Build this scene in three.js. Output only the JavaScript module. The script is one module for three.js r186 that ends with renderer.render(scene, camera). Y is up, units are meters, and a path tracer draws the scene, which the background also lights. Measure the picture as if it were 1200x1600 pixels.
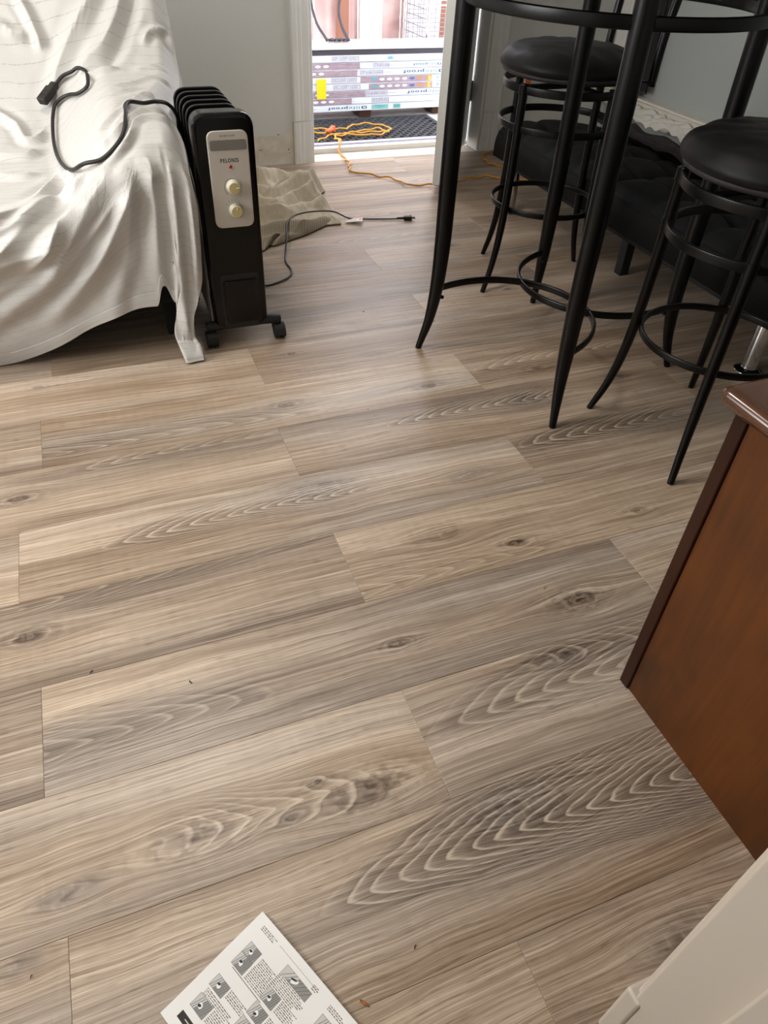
import * as THREE from 'three';
import { RoundedBoxGeometry } from 'three/addons/geometries/RoundedBoxGeometry.js';
import { mergeGeometries } from 'three/addons/utils/BufferGeometryUtils.js';
import { RectAreaLightUniformsLib } from 'three/addons/lights/RectAreaLightUniformsLib.js';

// ------------------------------------------------------------------ camera, sky, lights, exposure
const scene = new THREE.Scene();
const camera = new THREE.PerspectiveCamera(71.4367, 0.75, 0.02, 100);
camera.position.set(0, 1.1142, 0);
camera.up.set(0.20875, 0.74738, -0.63075);
camera.lookAt(0.29106, 1.1142 - 0.66321, -0.68952);

const renderer = new THREE.WebGLRenderer({ antialias: true });
renderer.toneMapping = THREE.LinearToneMapping;
renderer.toneMappingExposure = 1.95;
renderer.shadowMap.enabled = true;

RectAreaLightUniformsLib.init();
scene.background = new THREE.Color().setRGB(2.7, 2.8, 3.05);          // bright overcast sky outside the door and the window
function areaLight(w, h, color, intensity, at, to) {
  const l = new THREE.RectAreaLight(color, intensity, w, h);
  l.position.set(...at); l.lookAt(...to); scene.add(l); return l;
}
const WIN = { z0: -2.45, z1: -0.85, y0: 0.85, y1: 2.1, x: -2.2 };       // window in the left wall, out of frame: throws the leg shadows to the right
areaLight(WIN.z1 - WIN.z0 - 0.1, WIN.y1 - WIN.y0 - 0.1, new THREE.Color(1.0, 0.975, 0.94), 6.0, [WIN.x + 0.03, (WIN.y0 + WIN.y1) / 2, (WIN.z0 + WIN.z1) / 2], [1.2, 0.2, -1.6]);
const LAMP = { x: -0.1, y: 2.4, z: -1.9 };                             // flush ceiling lamp

// ------------------------------------------------------------------ helpers
const W = 0.221;                                                        // plank width
function rng(seed) { let s = seed >>> 0; return () => { s = (s + 0x6d2b79f5) | 0; let t = Math.imul(s ^ (s >>> 15), 1 | s); t = (t + Math.imul(t ^ (t >>> 7), 61 | t)) ^ t; return ((t ^ (t >>> 14)) >>> 0) / 4294967296; }; }
const H = new Float32Array(65536); { const r = rng(77); for (let i = 0; i < 65536; i++) H[i] = r(); }
const hash = (x, y) => H[(Math.imul(x, 73) + Math.imul(y, 9973) + Math.imul(x ^ (y << 3), 131)) & 65535];
function noise(x, y) { const xi = Math.floor(x), yi = Math.floor(y); let u = x - xi, v = y - yi; u = u * u * (3 - 2 * u); v = v * v * (3 - 2 * v); const a = hash(xi, yi), b = hash(xi + 1, yi), c = hash(xi, yi + 1), d = hash(xi + 1, yi + 1); return a + (b - a) * u + (c - a) * v + (a - b - c + d) * u * v; }
const fbm = (x, y) => noise(x, y) * 0.533 + noise(x * 2.03 + 7, y * 2.03 + 3) * 0.267 + noise(x * 4.1 + 1, y * 4.1 + 9) * 0.133 + noise(x * 8.3, y * 8.3) * 0.067;
const V = (x, y, z) => new THREE.Vector3(x, y, z);
const taken = {};
function numbered(n) { if (!(n in taken)) { taken[n] = 0; return n; } taken[n]++; return n + '_' + String(taken[n]).padStart(3, '0'); }
function flag(o) { o.traverse((m) => { if (m.isMesh) { m.castShadow = true; m.receiveShadow = true; } }); return o; }
function obj(name, geo, mat, parent = scene) {
  const g = Array.isArray(geo) ? mergeGeometries(geo.map((q) => (q.index ? q.toNonIndexed() : q)).map((q) => { for (const k of Object.keys(q.attributes)) if (!['position', 'normal', 'uv'].includes(k)) q.deleteAttribute(k); return q; })) : geo;
  const m = new THREE.Mesh(g, mat); m.castShadow = m.receiveShadow = true;
  m.name = parent === scene ? numbered(name) : name; parent.add(m); return m;
}
function thing(name, label, category, at = [0, 0, 0], turn = 0, group) {
  const o = new THREE.Group(); o.name = numbered(name); scene.add(o); o.position.set(...at); o.rotation.y = turn;
  o.userData = { label, category }; if (group) o.userData.group = group; return o;
}
function tag(o, label, category, group) { o.userData = { label, category }; if (group) o.userData.group = group; return o; }
function struct(name, geo, mat, label) { const o = obj(name, geo, mat); o.userData = { kind: 'structure', label, category: name.split('_')[0] }; return o; }
function box(x0, x1, y0, y1, z0, z1) { const g = new THREE.BoxGeometry(x1 - x0, y1 - y0, z1 - z0); g.translate((x0 + x1) / 2, (y0 + y1) / 2, (z0 + z1) / 2); return boxUV(g); }
function boxUV(g) { const p = g.attributes.position, n = g.attributes.normal, u = new Float32Array(p.count * 2); for (let i = 0; i < p.count; i++) { const ax = Math.abs(n.getX(i)), ay = Math.abs(n.getY(i)), az = Math.abs(n.getZ(i)); const [a, b] = ay > ax && ay > az ? [p.getX(i), p.getZ(i)] : ax > az ? [p.getZ(i), p.getY(i)] : [p.getX(i), p.getY(i)]; u[2 * i] = a; u[2 * i + 1] = b; } g.setAttribute('uv', new THREE.BufferAttribute(u, 2)); return g; }
function rbox(x0, x1, y0, y1, z0, z1, r = 0.005, s = 3) { const g = new RoundedBoxGeometry(x1 - x0, y1 - y0, z1 - z0, s, r); g.translate((x0 + x1) / 2, (y0 + y1) / 2, (z0 + z1) / 2); return boxUV(g); }
// sweep a closed 2-D profile [[n, b], ...] along points; n lies across the path (away from "up"), b along "up"
function sweep(points, profile, { closed = false, up = V(0, 1, 0), scale = () => 1, caps = true } = {}) {
  const N = points.length, M = profile.length, pos = [], idx = [], uv = [];
  let run = 0;
  for (let i = 0; i < N; i++) {
    const a = points[closed ? (i - 1 + N) % N : Math.max(0, i - 1)], b = points[closed ? (i + 1) % N : Math.min(N - 1, i + 1)];
    const t = b.clone().sub(a).normalize(); let n = t.clone().cross(up); if (n.lengthSq() < 1e-6) n = V(1, 0, 0); n.normalize(); const bb = n.clone().cross(t).normalize(); const s = scale(i / (N - 1));
    if (i) run += points[i].distanceTo(points[i - 1]);
    for (let j = 0; j < M; j++) { const [pn, pb] = profile[j]; const q = points[i].clone().addScaledVector(n, pn * s).addScaledVector(bb, pb * s); pos.push(q.x, q.y, q.z); uv.push(run, j / M); }
  }
  const R = closed ? N : N - 1;
  for (let i = 0; i < R; i++) for (let j = 0; j < M; j++) { const a = i * M + j, b = i * M + (j + 1) % M, c = ((i + 1) % N) * M + j, d = ((i + 1) % N) * M + (j + 1) % M; idx.push(a, b, c, b, d, c); }
  if (!closed && caps) for (const [e, f] of [[0, 1], [N - 1, -1]]) { const c = pos.length / 3; pos.push(points[e].x, points[e].y, points[e].z); uv.push(0, 0); for (let j = 0; j < M; j++) { const a = e * M + j, b = e * M + (j + 1) % M; f > 0 ? idx.push(c, b, a) : idx.push(c, a, b); } }
  const g = new THREE.BufferGeometry(); g.setAttribute('position', new THREE.Float32BufferAttribute(pos, 3)); g.setAttribute('uv', new THREE.Float32BufferAttribute(uv, 2)); g.setIndex(idx); g.computeVertexNormals(); return g;
}
const circle = (r, n = 10) => Array.from({ length: n }, (_, i) => [r * Math.cos(i / n * 2 * Math.PI), r * Math.sin(i / n * 2 * Math.PI)]);
const bar = (w, h, c = Math.min(w, h) * 0.3) => [[-w / 2, -h / 2 + c], [-w / 2, h / 2 - c], [-w / 2 + c, h / 2], [w / 2 - c, h / 2], [w / 2, h / 2 - c], [w / 2, -h / 2 + c], [w / 2 - c, -h / 2], [-w / 2 + c, -h / 2]];
const spline = (pts, n, closed = false) => new THREE.CatmullRomCurve3(pts.map((p) => V(...p)), closed, 'centripetal').getPoints(n);
function ringPts(cx, y, cz, r, n = 48) { return Array.from({ length: n }, (_, i) => V(cx + r * Math.cos(i / n * 2 * Math.PI), y, cz + r * Math.sin(i / n * 2 * Math.PI))); }
function lathe(profile, n = 40) { return new THREE.LatheGeometry(profile.map(([r, y]) => new THREE.Vector2(r, y)), n); }
function canvasTex(w, h, draw) { const c = document.createElement('canvas'); c.width = w; c.height = h; const x = c.getContext('2d'); draw(x, w, h); const t = new THREE.CanvasTexture(c); t.colorSpace = THREE.SRGBColorSpace; return t; }
function dataTex(w, h, f, srgb = true) { const d = new Uint8Array(w * h * 4); for (let y = 0; y < h; y++) for (let x = 0; x < w; x++) { const c = f(x / w, y / h, x, y), i = (y * w + x) * 4; d[i] = c[0]; d[i + 1] = c[1]; d[i + 2] = c[2]; d[i + 3] = 255; } const t = new THREE.DataTexture(d, w, h); t.magFilter = THREE.LinearFilter; t.wrapS = t.wrapT = THREE.RepeatWrapping; if (srgb) t.colorSpace = THREE.SRGBColorSpace; t.needsUpdate = true; return t; }
const mat = (color, roughness = 0.6, extra = {}) => new THREE.MeshStandardMaterial({ color, roughness, ...extra });
const phys = (color, roughness, extra = {}) => new THREE.MeshPhysicalMaterial({ color, roughness, ...extra });
// ---- shape of the sofa under the sheet: a drape surface point for a in [0,1] (left to right, then over the arm) and b in [0,1] (back top to hem)
const sstep = (a, b, x) => { const t = Math.min(1, Math.max(0, (x - a) / (b - a))); return t * t * (3 - 2 * t); };
const lerp = (a, b, t) => a + (b - a) * t;
const cr = (p0, p1, p2, p3, t) => 0.5 * ((2 * p1) + (-p0 + p2) * t + (2 * p0 - 5 * p1 + 4 * p2 - p3) * t * t + (-p0 + 3 * p1 - 3 * p2 + p3) * t * t * t);
function crAt(list, s) { const n = list.length - 1, f = Math.min(n - 1e-6, Math.max(0, s * n)), i = Math.floor(f), t = f - i; return cr(list[Math.max(0, i - 1)], list[i], list[i + 1], list[Math.min(n, i + 2)], t); }
function hemY(x) {
  let y = lerp(0.004, 0.165, sstep(-0.36, 0.10, x));
  if (x < -0.3) y = Math.max(0.002, y - 0.0);
  y = lerp(y, 0.225, sstep(0.112, 0.138, x));
  y = lerp(y, 0.168, sstep(0.142, 0.165, x));
  y = lerp(y, 0.006, sstep(0.186, 0.198, x));
  return y;
}
const SHEET_ROWS = [ // z, y over the seat, y over the arm, right edge x
  [-3.02, 1.10, 1.10, 0.335], [-2.90, 0.95, 0.96, 0.345], [-2.78, 0.77, 0.80, 0.345], [-2.66, 0.585, 0.685, 0.338], [-2.54, 0.50, 0.64, 0.312],
  [-2.42, 0.478, 0.63, 0.267], [-2.30, 0.468, 0.625, 0.265], [-2.20, 0.460, 0.62, 0.262], [-2.12, 0.452, 0.612, 0.26], [-2.07, 0.42, 0.585, 0.258]];
const A_TOP = 0.86, B_EDGE = 0.64;
function sheetBase(a, b) {
  const ta = Math.min(1, a / A_TOP), tb = Math.min(1, b / B_EDGE);
  const z0 = crAt(SHEET_ROWS.map((r) => r[0]), tb), ys = crAt(SHEET_ROWS.map((r) => r[1]), tb), ya = crAt(SHEET_ROWS.map((r) => r[2]), tb), xr = crAt(SHEET_ROWS.map((r) => r[3]), tb);
  let x = lerp(-0.95, xr, ta), z = z0;
  const arm = sstep(-0.10, 0.12, x) ;
  let y = lerp(ys, ya, arm);
  // arm rounds over at its right edge
  y -= 0.05 * Math.pow(sstep(xr - 0.07, xr, x), 2);
  const db = Math.max(0, (b - B_EDGE) / (1 - B_EDGE));
  if (db > 0) {
    const top = y, hem = hemY(x);
    const s = db;
    y = lerp(top, hem, s);
    const flare = lerp(-0.072, 0.0, sstep(-0.36, 0.08, x));
    z = z0 + 0.035 * Math.sin(Math.min(1, s * 6) * Math.PI / 2) + flare * s * s;
    const tail = sstep(0.180, 0.205, x), sw = sstep(0.55, 0.86, s);
    x += tail * (-0.052 * sw + 0.018 * sstep(0.86, 1, s) - 0.006 * s); z += tail * (0.012 * s + 0.018 * Math.sin(s * 9) * sstep(0.5, 0.8, s) + 0.045 * sstep(0.88, 1, s));
  }
  const da = Math.max(0, (a - A_TOP) / (1 - A_TOP));
  if (da > 0) {
    if (db <= 0) { const h = lerp(y, 0.06, da); y = h; x = xr + 0.012 * Math.sin(Math.min(1, da * 4) * Math.PI / 2); }
    else { z -= 0.22 * da; x += 0.006 * da; }
  }
  return [x, y, z];
}
// ------------------------------------------------------------------ floor: vinyl planks, each a piece of its own
const PL = 5.518 * W, ROW0 = 12.1097 * W;                                // plank length; far edge of row 0 (distance from the camera)
// kind, x, distance, size ... : knots and cathedral grain where the photograph shows them
const FEATS = [
  ['k', -0.289, 1.036, 0.022, 0.9], ['k', -0.305, 1.469, 0.02, 0.9], ['k', -0.254, 1.966, 0.013, 0.6], ['k', 0.375, 0.788, 0.015, 0.9], ['k', 0.782, 0.773, 0.03, 0.8],
  ['g', 0.58, 1.047, 0.03, 0.8], ['k', 0.739, 0.965, 0.018, 1.0], ['k', 1.071, 0.971, 0.018, 0.7], ['g', 0.739, 1.224, 0.022, 0.9], ['k', 0.385, 1.669, 0.02, 0.7],
  ['k', 0.816, 1.642, 0.02, 0.7], ['b', 0.225, 0.524, 0.035, 1.0], ['k', 0.145, 0.567, 0.008, 0.9], ['k', 0.09, 0.524, 0.011, 0.9], ['b', -0.062, 0.544, 0.03, 0.9],
  ['g', -0.217, 0.526, 0.016, 0.9], ['g', -0.261, 0.521, 0.014, 0.9], ['g', -0.308, 0.45, 0.016, 1.0], ['g', 0.56, 0.165, 0.028, 1.0], ['k', 0.666, 0.655, 0.018, 0.7],
  ['k', 1.183, 1.638, 0.02, 0.6], ['g', 0.717, 1.86, 0.02, 0.6], ['k', 0.478, 1.942, 0.015, 0.6], ['g', 0.707, 2.55, 0.03, 0.5], ['g', 1.384, 1.517, 0.025, 0.7],
  // cathedrals: x of first tip, distance of axis, length, half width, rings, strength, direction
  ['c', 0.10, 0.372, 0.62, 0.075, 15, 1.0, 1], ['g', 0.43, 0.421, 0.04, 0.9], ['c', -0.13, 1.242, 0.52, 0.055, 12, 1.0, 1], ['g', 0.36, 1.285, 0.035, 0.8], ['c', 0.62, 1.478, 0.50, 0.055, 12, 1.0, 1], ['g', 1.05, 1.492, 0.03, 0.9],
  ['c', -0.27, 1.620, 0.75, 0.05, 9, 0.55, -1], ['c', -0.22, 1.115, 0.60, 0.06, 8, 0.45, -1], ['c', 0.35, 0.575, 0.60, 0.07, 10, 0.7, 1], ['c', -0.27, 0.757, 0.40, 0.05, 6, 0.5, -1],
  ['c', 0.92, 1.285, 0.45, 0.06, 9, 0.8, 1], ['c', 0.98, 1.678, 0.5, 0.06, 9, 0.7, 1], ['c', 0.36, 0.93, 0.5, 0.05, 7, 0.45, -1], ['c', -0.20, 1.540, 0.45, 0.045, 8, 0.5, 1], ['c', 0.60, 0.63, 0.4, 0.05, 7, 0.5, -1], ['c', -0.06, 0.53, 0.3, 0.04, 7, 0.8, -1],
];
const PW = 1792, PH = 336;
function plankTexture(seed, feats, tone) {
  const d = new Uint8Array(PW * PH * 4), ox = seed * 13.7, oy = seed * 5.3;
  const grey = tone[0], lum = tone[1];
  for (let j = 0; j < PH; j++) for (let i = 0; i < PW; i++) {
    const X = i / PW * PL, Y = j / PH * W;
    let wy = Y + 0.02 * (noise(X * 1.6 + ox, oy) - 0.5) + 0.012 * (noise(X * 3.7 + ox, Y * 9 + oy) - 0.5) + 0.004 * (noise(X * 14 + ox, Y * 30 + oy) - 0.5);
    let dark = 0, white = 0, gr = 0;
    for (const f of feats) {
      const fx = X - f[1], fy = Y - f[2];
      if (f[0] !== 'c') {
        const r = f[3], e2 = (fx * fx) / (r * r * 5.5) + (fy * fy) / (r * r);
        if (e2 > 14) continue;
        const ex = Math.exp(-e2 * 0.8);
        wy -= fy * 0.75 * Math.exp(-e2 * 0.45);
        const an = noise(X * 90 + ox, Y * 160 + oy), ring = Math.sin(Math.sqrt(e2) * (f[0] === 'k' ? 9 : 6) + an * 4 + noise(X * 30, Y * 50) * 5);
        if (f[0] === 'k') { dark += f[4] * (1.0 * Math.exp(-e2 * 7) + 0.42 * ex * (0.5 + 0.5 * ring)); gr += 0.7 * ex * f[4]; white += 0.25 * f[4] * ex * Math.max(0, -ring) ** 3 + (e2 < 0.12 ? 0.5 * f[4] * (an > 0.6) : 0); }
        else if (f[0] === 'g') { const rag = Math.exp(-e2 * 0.9) * (0.5 + 1.1 * noise(X * 60 + ox, wy * 200 + oy) * noise(X * 20, wy * 70)); dark += 0.5 * f[4] * rag; gr += 0.9 * ex * f[4]; white += 0.55 * f[4] * ex * Math.max(0, noise(X * 150 + ox, Y * 150 + oy + X * 60) - 0.62) * 2; }
        else { dark += f[4] * (0.55 * Math.exp(-e2 * 6) + 0.42 * ex * Math.max(0, ring)); white += 0.4 * f[4] * ex * Math.max(0, -ring) ** 2 * (0.4 + an); gr += 0.6 * ex; }
      } else {
        const [, x0, y0, L, hw, rings, st, dir] = f; const q = (X - x0) * dir;
        if (q < -0.1 || q > L * 1.3) continue;
        const e = wy - y0 - 0.012 * Math.sin(q * 5), ae = Math.abs(e) / (e > 0 ? hw * 1.25 : hw * 0.8);
        if (ae > 2.2) continue;
        const c = q - L * 0.62 * Math.pow(ae, 1.45) * (0.35 + 0.65 * Math.min(1, q / L + 0.3)) + 0.010 * (noise(X * 26 + ox, Y * 90 + oy) - 0.5) + 0.022 * (noise(X * 5 + ox, Y * 22) - 0.5);
        const env = Math.min(1, Math.max(0, (c + 0.02) / 0.05)) * Math.min(1, Math.max(0, (L * 1.25 - q) / 0.12)) * Math.max(0, 1 - Math.pow(ae / 2.1, 3)) * st;
        const ph = c / (L / rings) + 0.3 * noise(X * 3 + ox, 5), fr = ph - Math.floor(ph);
        const wid = 0.10 + 0.12 * hash(Math.floor(ph) + seed * 7, 3);
        white += env * 0.95 * Math.exp(-Math.pow((fr - 0.12) / wid, 2) * 2.2) * (0.45 + 0.9 * noise(X * 50 + ox, Y * 230 + oy)) * (1.15 - 0.55 * Math.min(1, ae));
        dark += env * 0.30 * (fr > 0.25 ? Math.pow((fr - 0.25) / 0.75, 0.8) : 0.0) + env * 0.08;
        gr += env * 0.35;
      }
    }
    const fine = noise(X * 6 + ox, wy * 560 + oy) * 0.5 + noise(X * 13 + ox, wy * 1150 + oy) * 0.5;
    const med = noise(X * 2.6 + ox, wy * 170 + oy), wide = noise(X * 1.3 + ox, wy * 46 + oy), big = noise(X * 1.0 + ox + 4, wy * 13 + oy), blot = fbm(X * 4 + ox, Y * 16 + oy);
    const pore = Math.max(0, noise(X * 38 + ox, wy * 900 + oy) - 0.70) * 2.4 * (0.4 + wide);
    const wash = Math.max(0, noise(X * 11 + ox, wy * 330 + 9) - 0.66) * 1.5, ray = Math.max(0, noise(X * 130 + ox, Y * 34 + oy) - 0.80) * 2.2 * Math.max(0, blot - 0.5) * 3;
    let l = 0.5 + (fine - 0.5) * 1.0 + (med - 0.5) * 0.30 + (wide - 0.5) * 0.34 + (big - 0.5) * 0.62 + (blot - 0.5) * 0.22 - pore * 0.5 + wash * 0.45 + ray * 0.3;
    l = l - dark * 1.15; const wl = Math.min(1, white);
    const g = Math.min(1, Math.max(0, grey + (noise(X * 1.1 + ox + 20, wy * 11 + oy) - 0.5) * 0.9 + gr * 0.7));
    l = Math.min(1.15, Math.max(-0.75, l)) + lum;
    // dark brown -> tan -> pale, pulled towards grey by g
    let R = 157 + 74 * (l - 0.5), G = 137 + 75 * (l - 0.5), B = 116 + 73 * (l - 0.5);
    const m = (R + G + B) / 3; R = R + (m * 1.02 + 6 - R) * g * 0.62; G = G + (m * 1.0 + 3 - G) * g * 0.62; B = B + (m * 0.975 + 3 - B) * g * 0.62;
    R += (210 - R) * wl * 0.7; G += (195 - G) * wl * 0.7; B += (174 - B) * wl * 0.7;
    const k = (j * PW + i) * 4; d[k] = Math.max(18, Math.min(255, R)); d[k + 1] = Math.max(15, Math.min(255, G)); d[k + 2] = Math.max(12, Math.min(255, B)); d[k + 3] = 255;
  }
  const t = new THREE.DataTexture(d, PW, PH); t.magFilter = THREE.LinearFilter; t.colorSpace = THREE.SRGBColorSpace; t.wrapS = t.wrapT = THREE.RepeatWrapping; t.needsUpdate = true; return t;
}
const grainBump = dataTex(512, 512, (u, v) => { const n = 110 + 70 * noise(u * 14, v * 240) + 50 * noise(u * 40, v * 480) - 90 * Math.max(0, noise(u * 26 + 5, v * 300) - 0.72); return [n, n, n]; }, false);
grainBump.repeat.set(2, 1);
const floor = new THREE.Group(); floor.name = 'floor'; scene.add(floor); floor.userData = { kind: 'structure', label: 'grey brown oak-look vinyl plank floor', category: 'floor' };
obj('subfloor', box(-2.35, 3.0, -0.2, -0.0095, -3.846, 1.7), mat(0x6b655c, 0.95), floor);
const ENDS = { 0: 4.42, 1: 1.5, 2: 4.54, 3: 1.62, 4: 4.38, 5: 1.53, 6: 4.133, 7: 1.596, 8: 4.297, 9: 1.554, 10: 4.41, 11: 1.55, [-6]: 7.06 };
function plankGeo(x0, x1, zf, zn) { // top face with a fine chamfer; uv runs over the whole plank
  const g = 0.0001, c = 0.0006, t = -0.0006, b = -0.009, X0 = x0 + g, X1 = x1 - g, Z0 = zf + g, Z1 = zn - g;
  const P = [[X0 + c, 0, Z1 - c], [X1 - c, 0, Z1 - c], [X1 - c, 0, Z0 + c], [X0 + c, 0, Z0 + c], [X0, t, Z1], [X1, t, Z1], [X1, t, Z0], [X0, t, Z0], [X0, b, Z1], [X1, b, Z1], [X1, b, Z0], [X0, b, Z0]];
  const F = [[0, 1, 2, 3], [4, 5, 1, 0], [5, 6, 2, 1], [6, 7, 3, 2], [7, 4, 0, 3], [8, 9, 5, 4], [9, 10, 6, 5], [10, 11, 7, 6], [11, 8, 4, 7]];
  const pos = [], uv = [];
  for (const f of F) for (const k of [0, 1, 2, 0, 2, 3]) { const p = P[f[k]]; pos.push(...p); uv.push((p[0] - x0) / (x1 - x0), (zn - p[2]) / (zn - zf)); }
  const G = new THREE.BufferGeometry(); G.setAttribute('position', new THREE.Float32BufferAttribute(pos, 3)); G.setAttribute('uv', new THREE.Float32BufferAttribute(uv, 2)); G.computeVertexNormals(); return G;
}
const sharedPlank = [];
{
  const r = rng(5);
  for (let k = 0; k < 7; k++) { const fs = []; if (k % 2) fs.push(['c', 0.1 + r() * 0.4, 0.06 + r() * 0.1, 0.5 + r() * 0.3, 0.05, 9, 0.7, r() < 0.5 ? 1 : -1]); fs.push([r() < 0.5 ? 'k' : 'g', r() * PL, 0.04 + r() * 0.14, 0.018, 0.7]); sharedPlank.push(mat(0xffffff, 0.38, { map: plankTexture(100 + k, fs, [0.12 + 0.2 * r(), (r() - 0.5) * 0.05]), bumpMap: grainBump, bumpScale: 0.0004 })); }
  for (let row = -7; row <= 13; row++) {
    const far = ROW0 - row * W, near = far - W;
    let e = row in ENDS ? ENDS[row] : (Math.abs(row) % 2 ? 1.5 + 0.2 * (r() - 0.5) : 4.4 + 0.2 * (r() - 0.5));
    for (let k = -4; k <= 4; k++) {
      let x0 = e * W + k * PL, x1 = x0 + PL;
      if (x1 < -2.25 || x0 > 2.9) continue;
      const fs = FEATS.filter((f) => f[2] <= far && f[2] > near && f[1] + (f[0] === 'c' ? f[3] * 0.4 : 0) >= x0 && f[1] + (f[0] === 'c' ? f[3] * 0.4 : 0) < x1);
      const local = fs.map((f) => { const q = f.slice(); q[1] = f[0] === 'c' && f[7] < 0 ? f[1] + f[3] - x0 : f[1] - x0; q[2] = f[2] - near; return q; });
      const hero = local.length && row >= 3 && row <= 12;
      const m = hero ? mat(0xffffff, 0.38, { map: plankTexture(row * 10 + k + 31, local, [0.12 + 0.2 * r(), (r() - 0.5) * 0.05]), bumpMap: grainBump, bumpScale: 0.0004 }) : sharedPlank[Math.floor(r() * 7)];
      const zf = Math.max(-3.846, -far);
      if (-near < -3.84) continue;
      obj('plank', plankGeo(x0, x1, zf, -near), m, floor);
    }
  }
}
// ------------------------------------------------------------------ the room: walls, door, trim, window
const ZB = -3.846, ZO = -4.0, XR = 2.86, XL = -2.2, CEIL = 2.44, DX0 = 1.114, DX1 = 2.077, DH = 2.06;
const plaster = dataTex(256, 256, (u, v) => { const n = 128 + 60 * (fbm(u * 40, v * 40) - 0.5) + 40 * (noise(u * 128, v * 128) - 0.5); return [n, n, n]; }, false); plaster.repeat.set(2.2, 2.2);
const M = {
  wall: mat(new THREE.Color().setRGB(0.64, 0.645, 0.615), 0.85, { bumpMap: plaster, bumpScale: 0.0012 }),
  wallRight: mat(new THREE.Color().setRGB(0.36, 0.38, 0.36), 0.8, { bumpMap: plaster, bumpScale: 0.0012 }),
  ceiling: mat(new THREE.Color().setRGB(0.78, 0.77, 0.74), 0.95),
  trim: mat(new THREE.Color().setRGB(0.74, 0.74, 0.71), 0.45),
  trimShaded: mat(new THREE.Color().setRGB(0.47, 0.41, 0.34), 0.4),  // near doorway trim, with the dim hallway shade darkened into its colour
  bare: mat(0xffffff, 0.95, { map: dataTex(512, 256, (u, v) => { const s = fbm(u * 14, v * 10), t = fbm(u * 40 + 4, v * 30), st = Math.max(0, fbm(u * 8 + 2, v * 6) - 0.55) * 3; return [212 - 20 * (s - 0.5) - 12 * st + 10 * t, 207 - 22 * (s - 0.5) - 18 * st + 10 * t, 195 - 24 * (s - 0.5) - 30 * st + 10 * t]; }) }),
  black: mat(0x0b0b0c, 0.38), blackSoft: mat(0x0d0d0e, 0.6), dark: mat(0x050505, 0.8),
  chrome: mat(0xd8d8da, 0.12, { metalness: 1 }), steel: mat(0x9a948a, 0.35, { metalness: 1 }),
  glass: phys(0xffffff, 0.02, { transmission: 1, thickness: 0, ior: 1.5 }),
};
M.bare.map.repeat.set(1.2, 2.5);
// walls
struct('wall_back', [box(XL - 0.15, DX0, 0, CEIL, ZO, ZB), box(DX1, XR + 0.15, 0, CEIL, ZO, ZB), box(DX0, DX1, DH, CEIL, ZO, ZB)], M.wall, 'pale grey painted back wall around the open door');
struct('wall_right', box(XR, XR + 0.15, 0, CEIL, ZB, -0.1), M.wallRight, 'grey green wall behind the black futon');
struct('wall_left', [box(XL - 0.15, XL, 0, WIN.y0, ZB, 0.0), box(XL - 0.15, XL, WIN.y1, CEIL, ZB, 0.0), box(XL - 0.15, XL, WIN.y0, WIN.y1, ZB, WIN.z0), box(XL - 0.15, XL, WIN.y0, WIN.y1, WIN.z1, 0.0)], M.wall, 'pale grey side wall with a window');
struct('wall_front', [box(XL - 0.15, -0.47, 0, CEIL, -0.1, 0.03), box(0.42, XR + 0.15, 0, CEIL, -0.1, 0.03), box(-0.47, 0.42, 2.06, CEIL, -0.1, 0.03)], M.wall, 'wall with the doorway beside the dresser');
struct('wall_hall', [box(-1.0, -0.9, 0, CEIL, 0.03, 1.7), box(0.9, 1.0, 0, CEIL, 0.03, 1.7), box(-1.0, 1.0, 0, CEIL, 1.6, 1.7)], M.wall, 'hallway walls behind the doorway');
struct('ceiling', box(XL - 0.15, XR + 0.15, CEIL, CEIL + 0.12, ZO, 1.7), M.ceiling, 'flat white ceiling');
{ // window in the left wall
  const w = new THREE.Group(); w.name = 'window_1'; w.userData = { kind: 'structure', label: 'white framed window in the side wall', category: 'window' }; scene.add(w);
  const f = 0.05, x0 = XL - 0.1, x1 = XL - 0.04, zm = (WIN.z0 + WIN.z1) / 2;
  obj('window_frame', [box(x0, x1, WIN.y0, WIN.y0 + f, WIN.z0, WIN.z1), box(x0, x1, WIN.y1 - f, WIN.y1, WIN.z0, WIN.z1), box(x0, x1, WIN.y0 + f, WIN.y1 - f, WIN.z0, WIN.z0 + f), box(x0, x1, WIN.y0 + f, WIN.y1 - f, WIN.z1 - f, WIN.z1), box(x0, x1, WIN.y0 + f, WIN.y1 - f, zm - 0.02, zm + 0.02)], M.trim, w);
  obj('pane', box(XL - 0.075, XL - 0.07, WIN.y0 + f, WIN.y1 - f, WIN.z0 + f, zm - 0.02), M.glass, w);
  obj('pane', box(XL - 0.075, XL - 0.07, WIN.y0 + f, WIN.y1 - f, zm + 0.02, WIN.z1 - f), M.glass, w);
  obj('window_sill', rbox(XL - 0.04, XL + 0.06, WIN.y0 - 0.03, WIN.y0, WIN.z0 - 0.05, WIN.z1 + 0.05, 0.006), M.trim, w);
}
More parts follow.
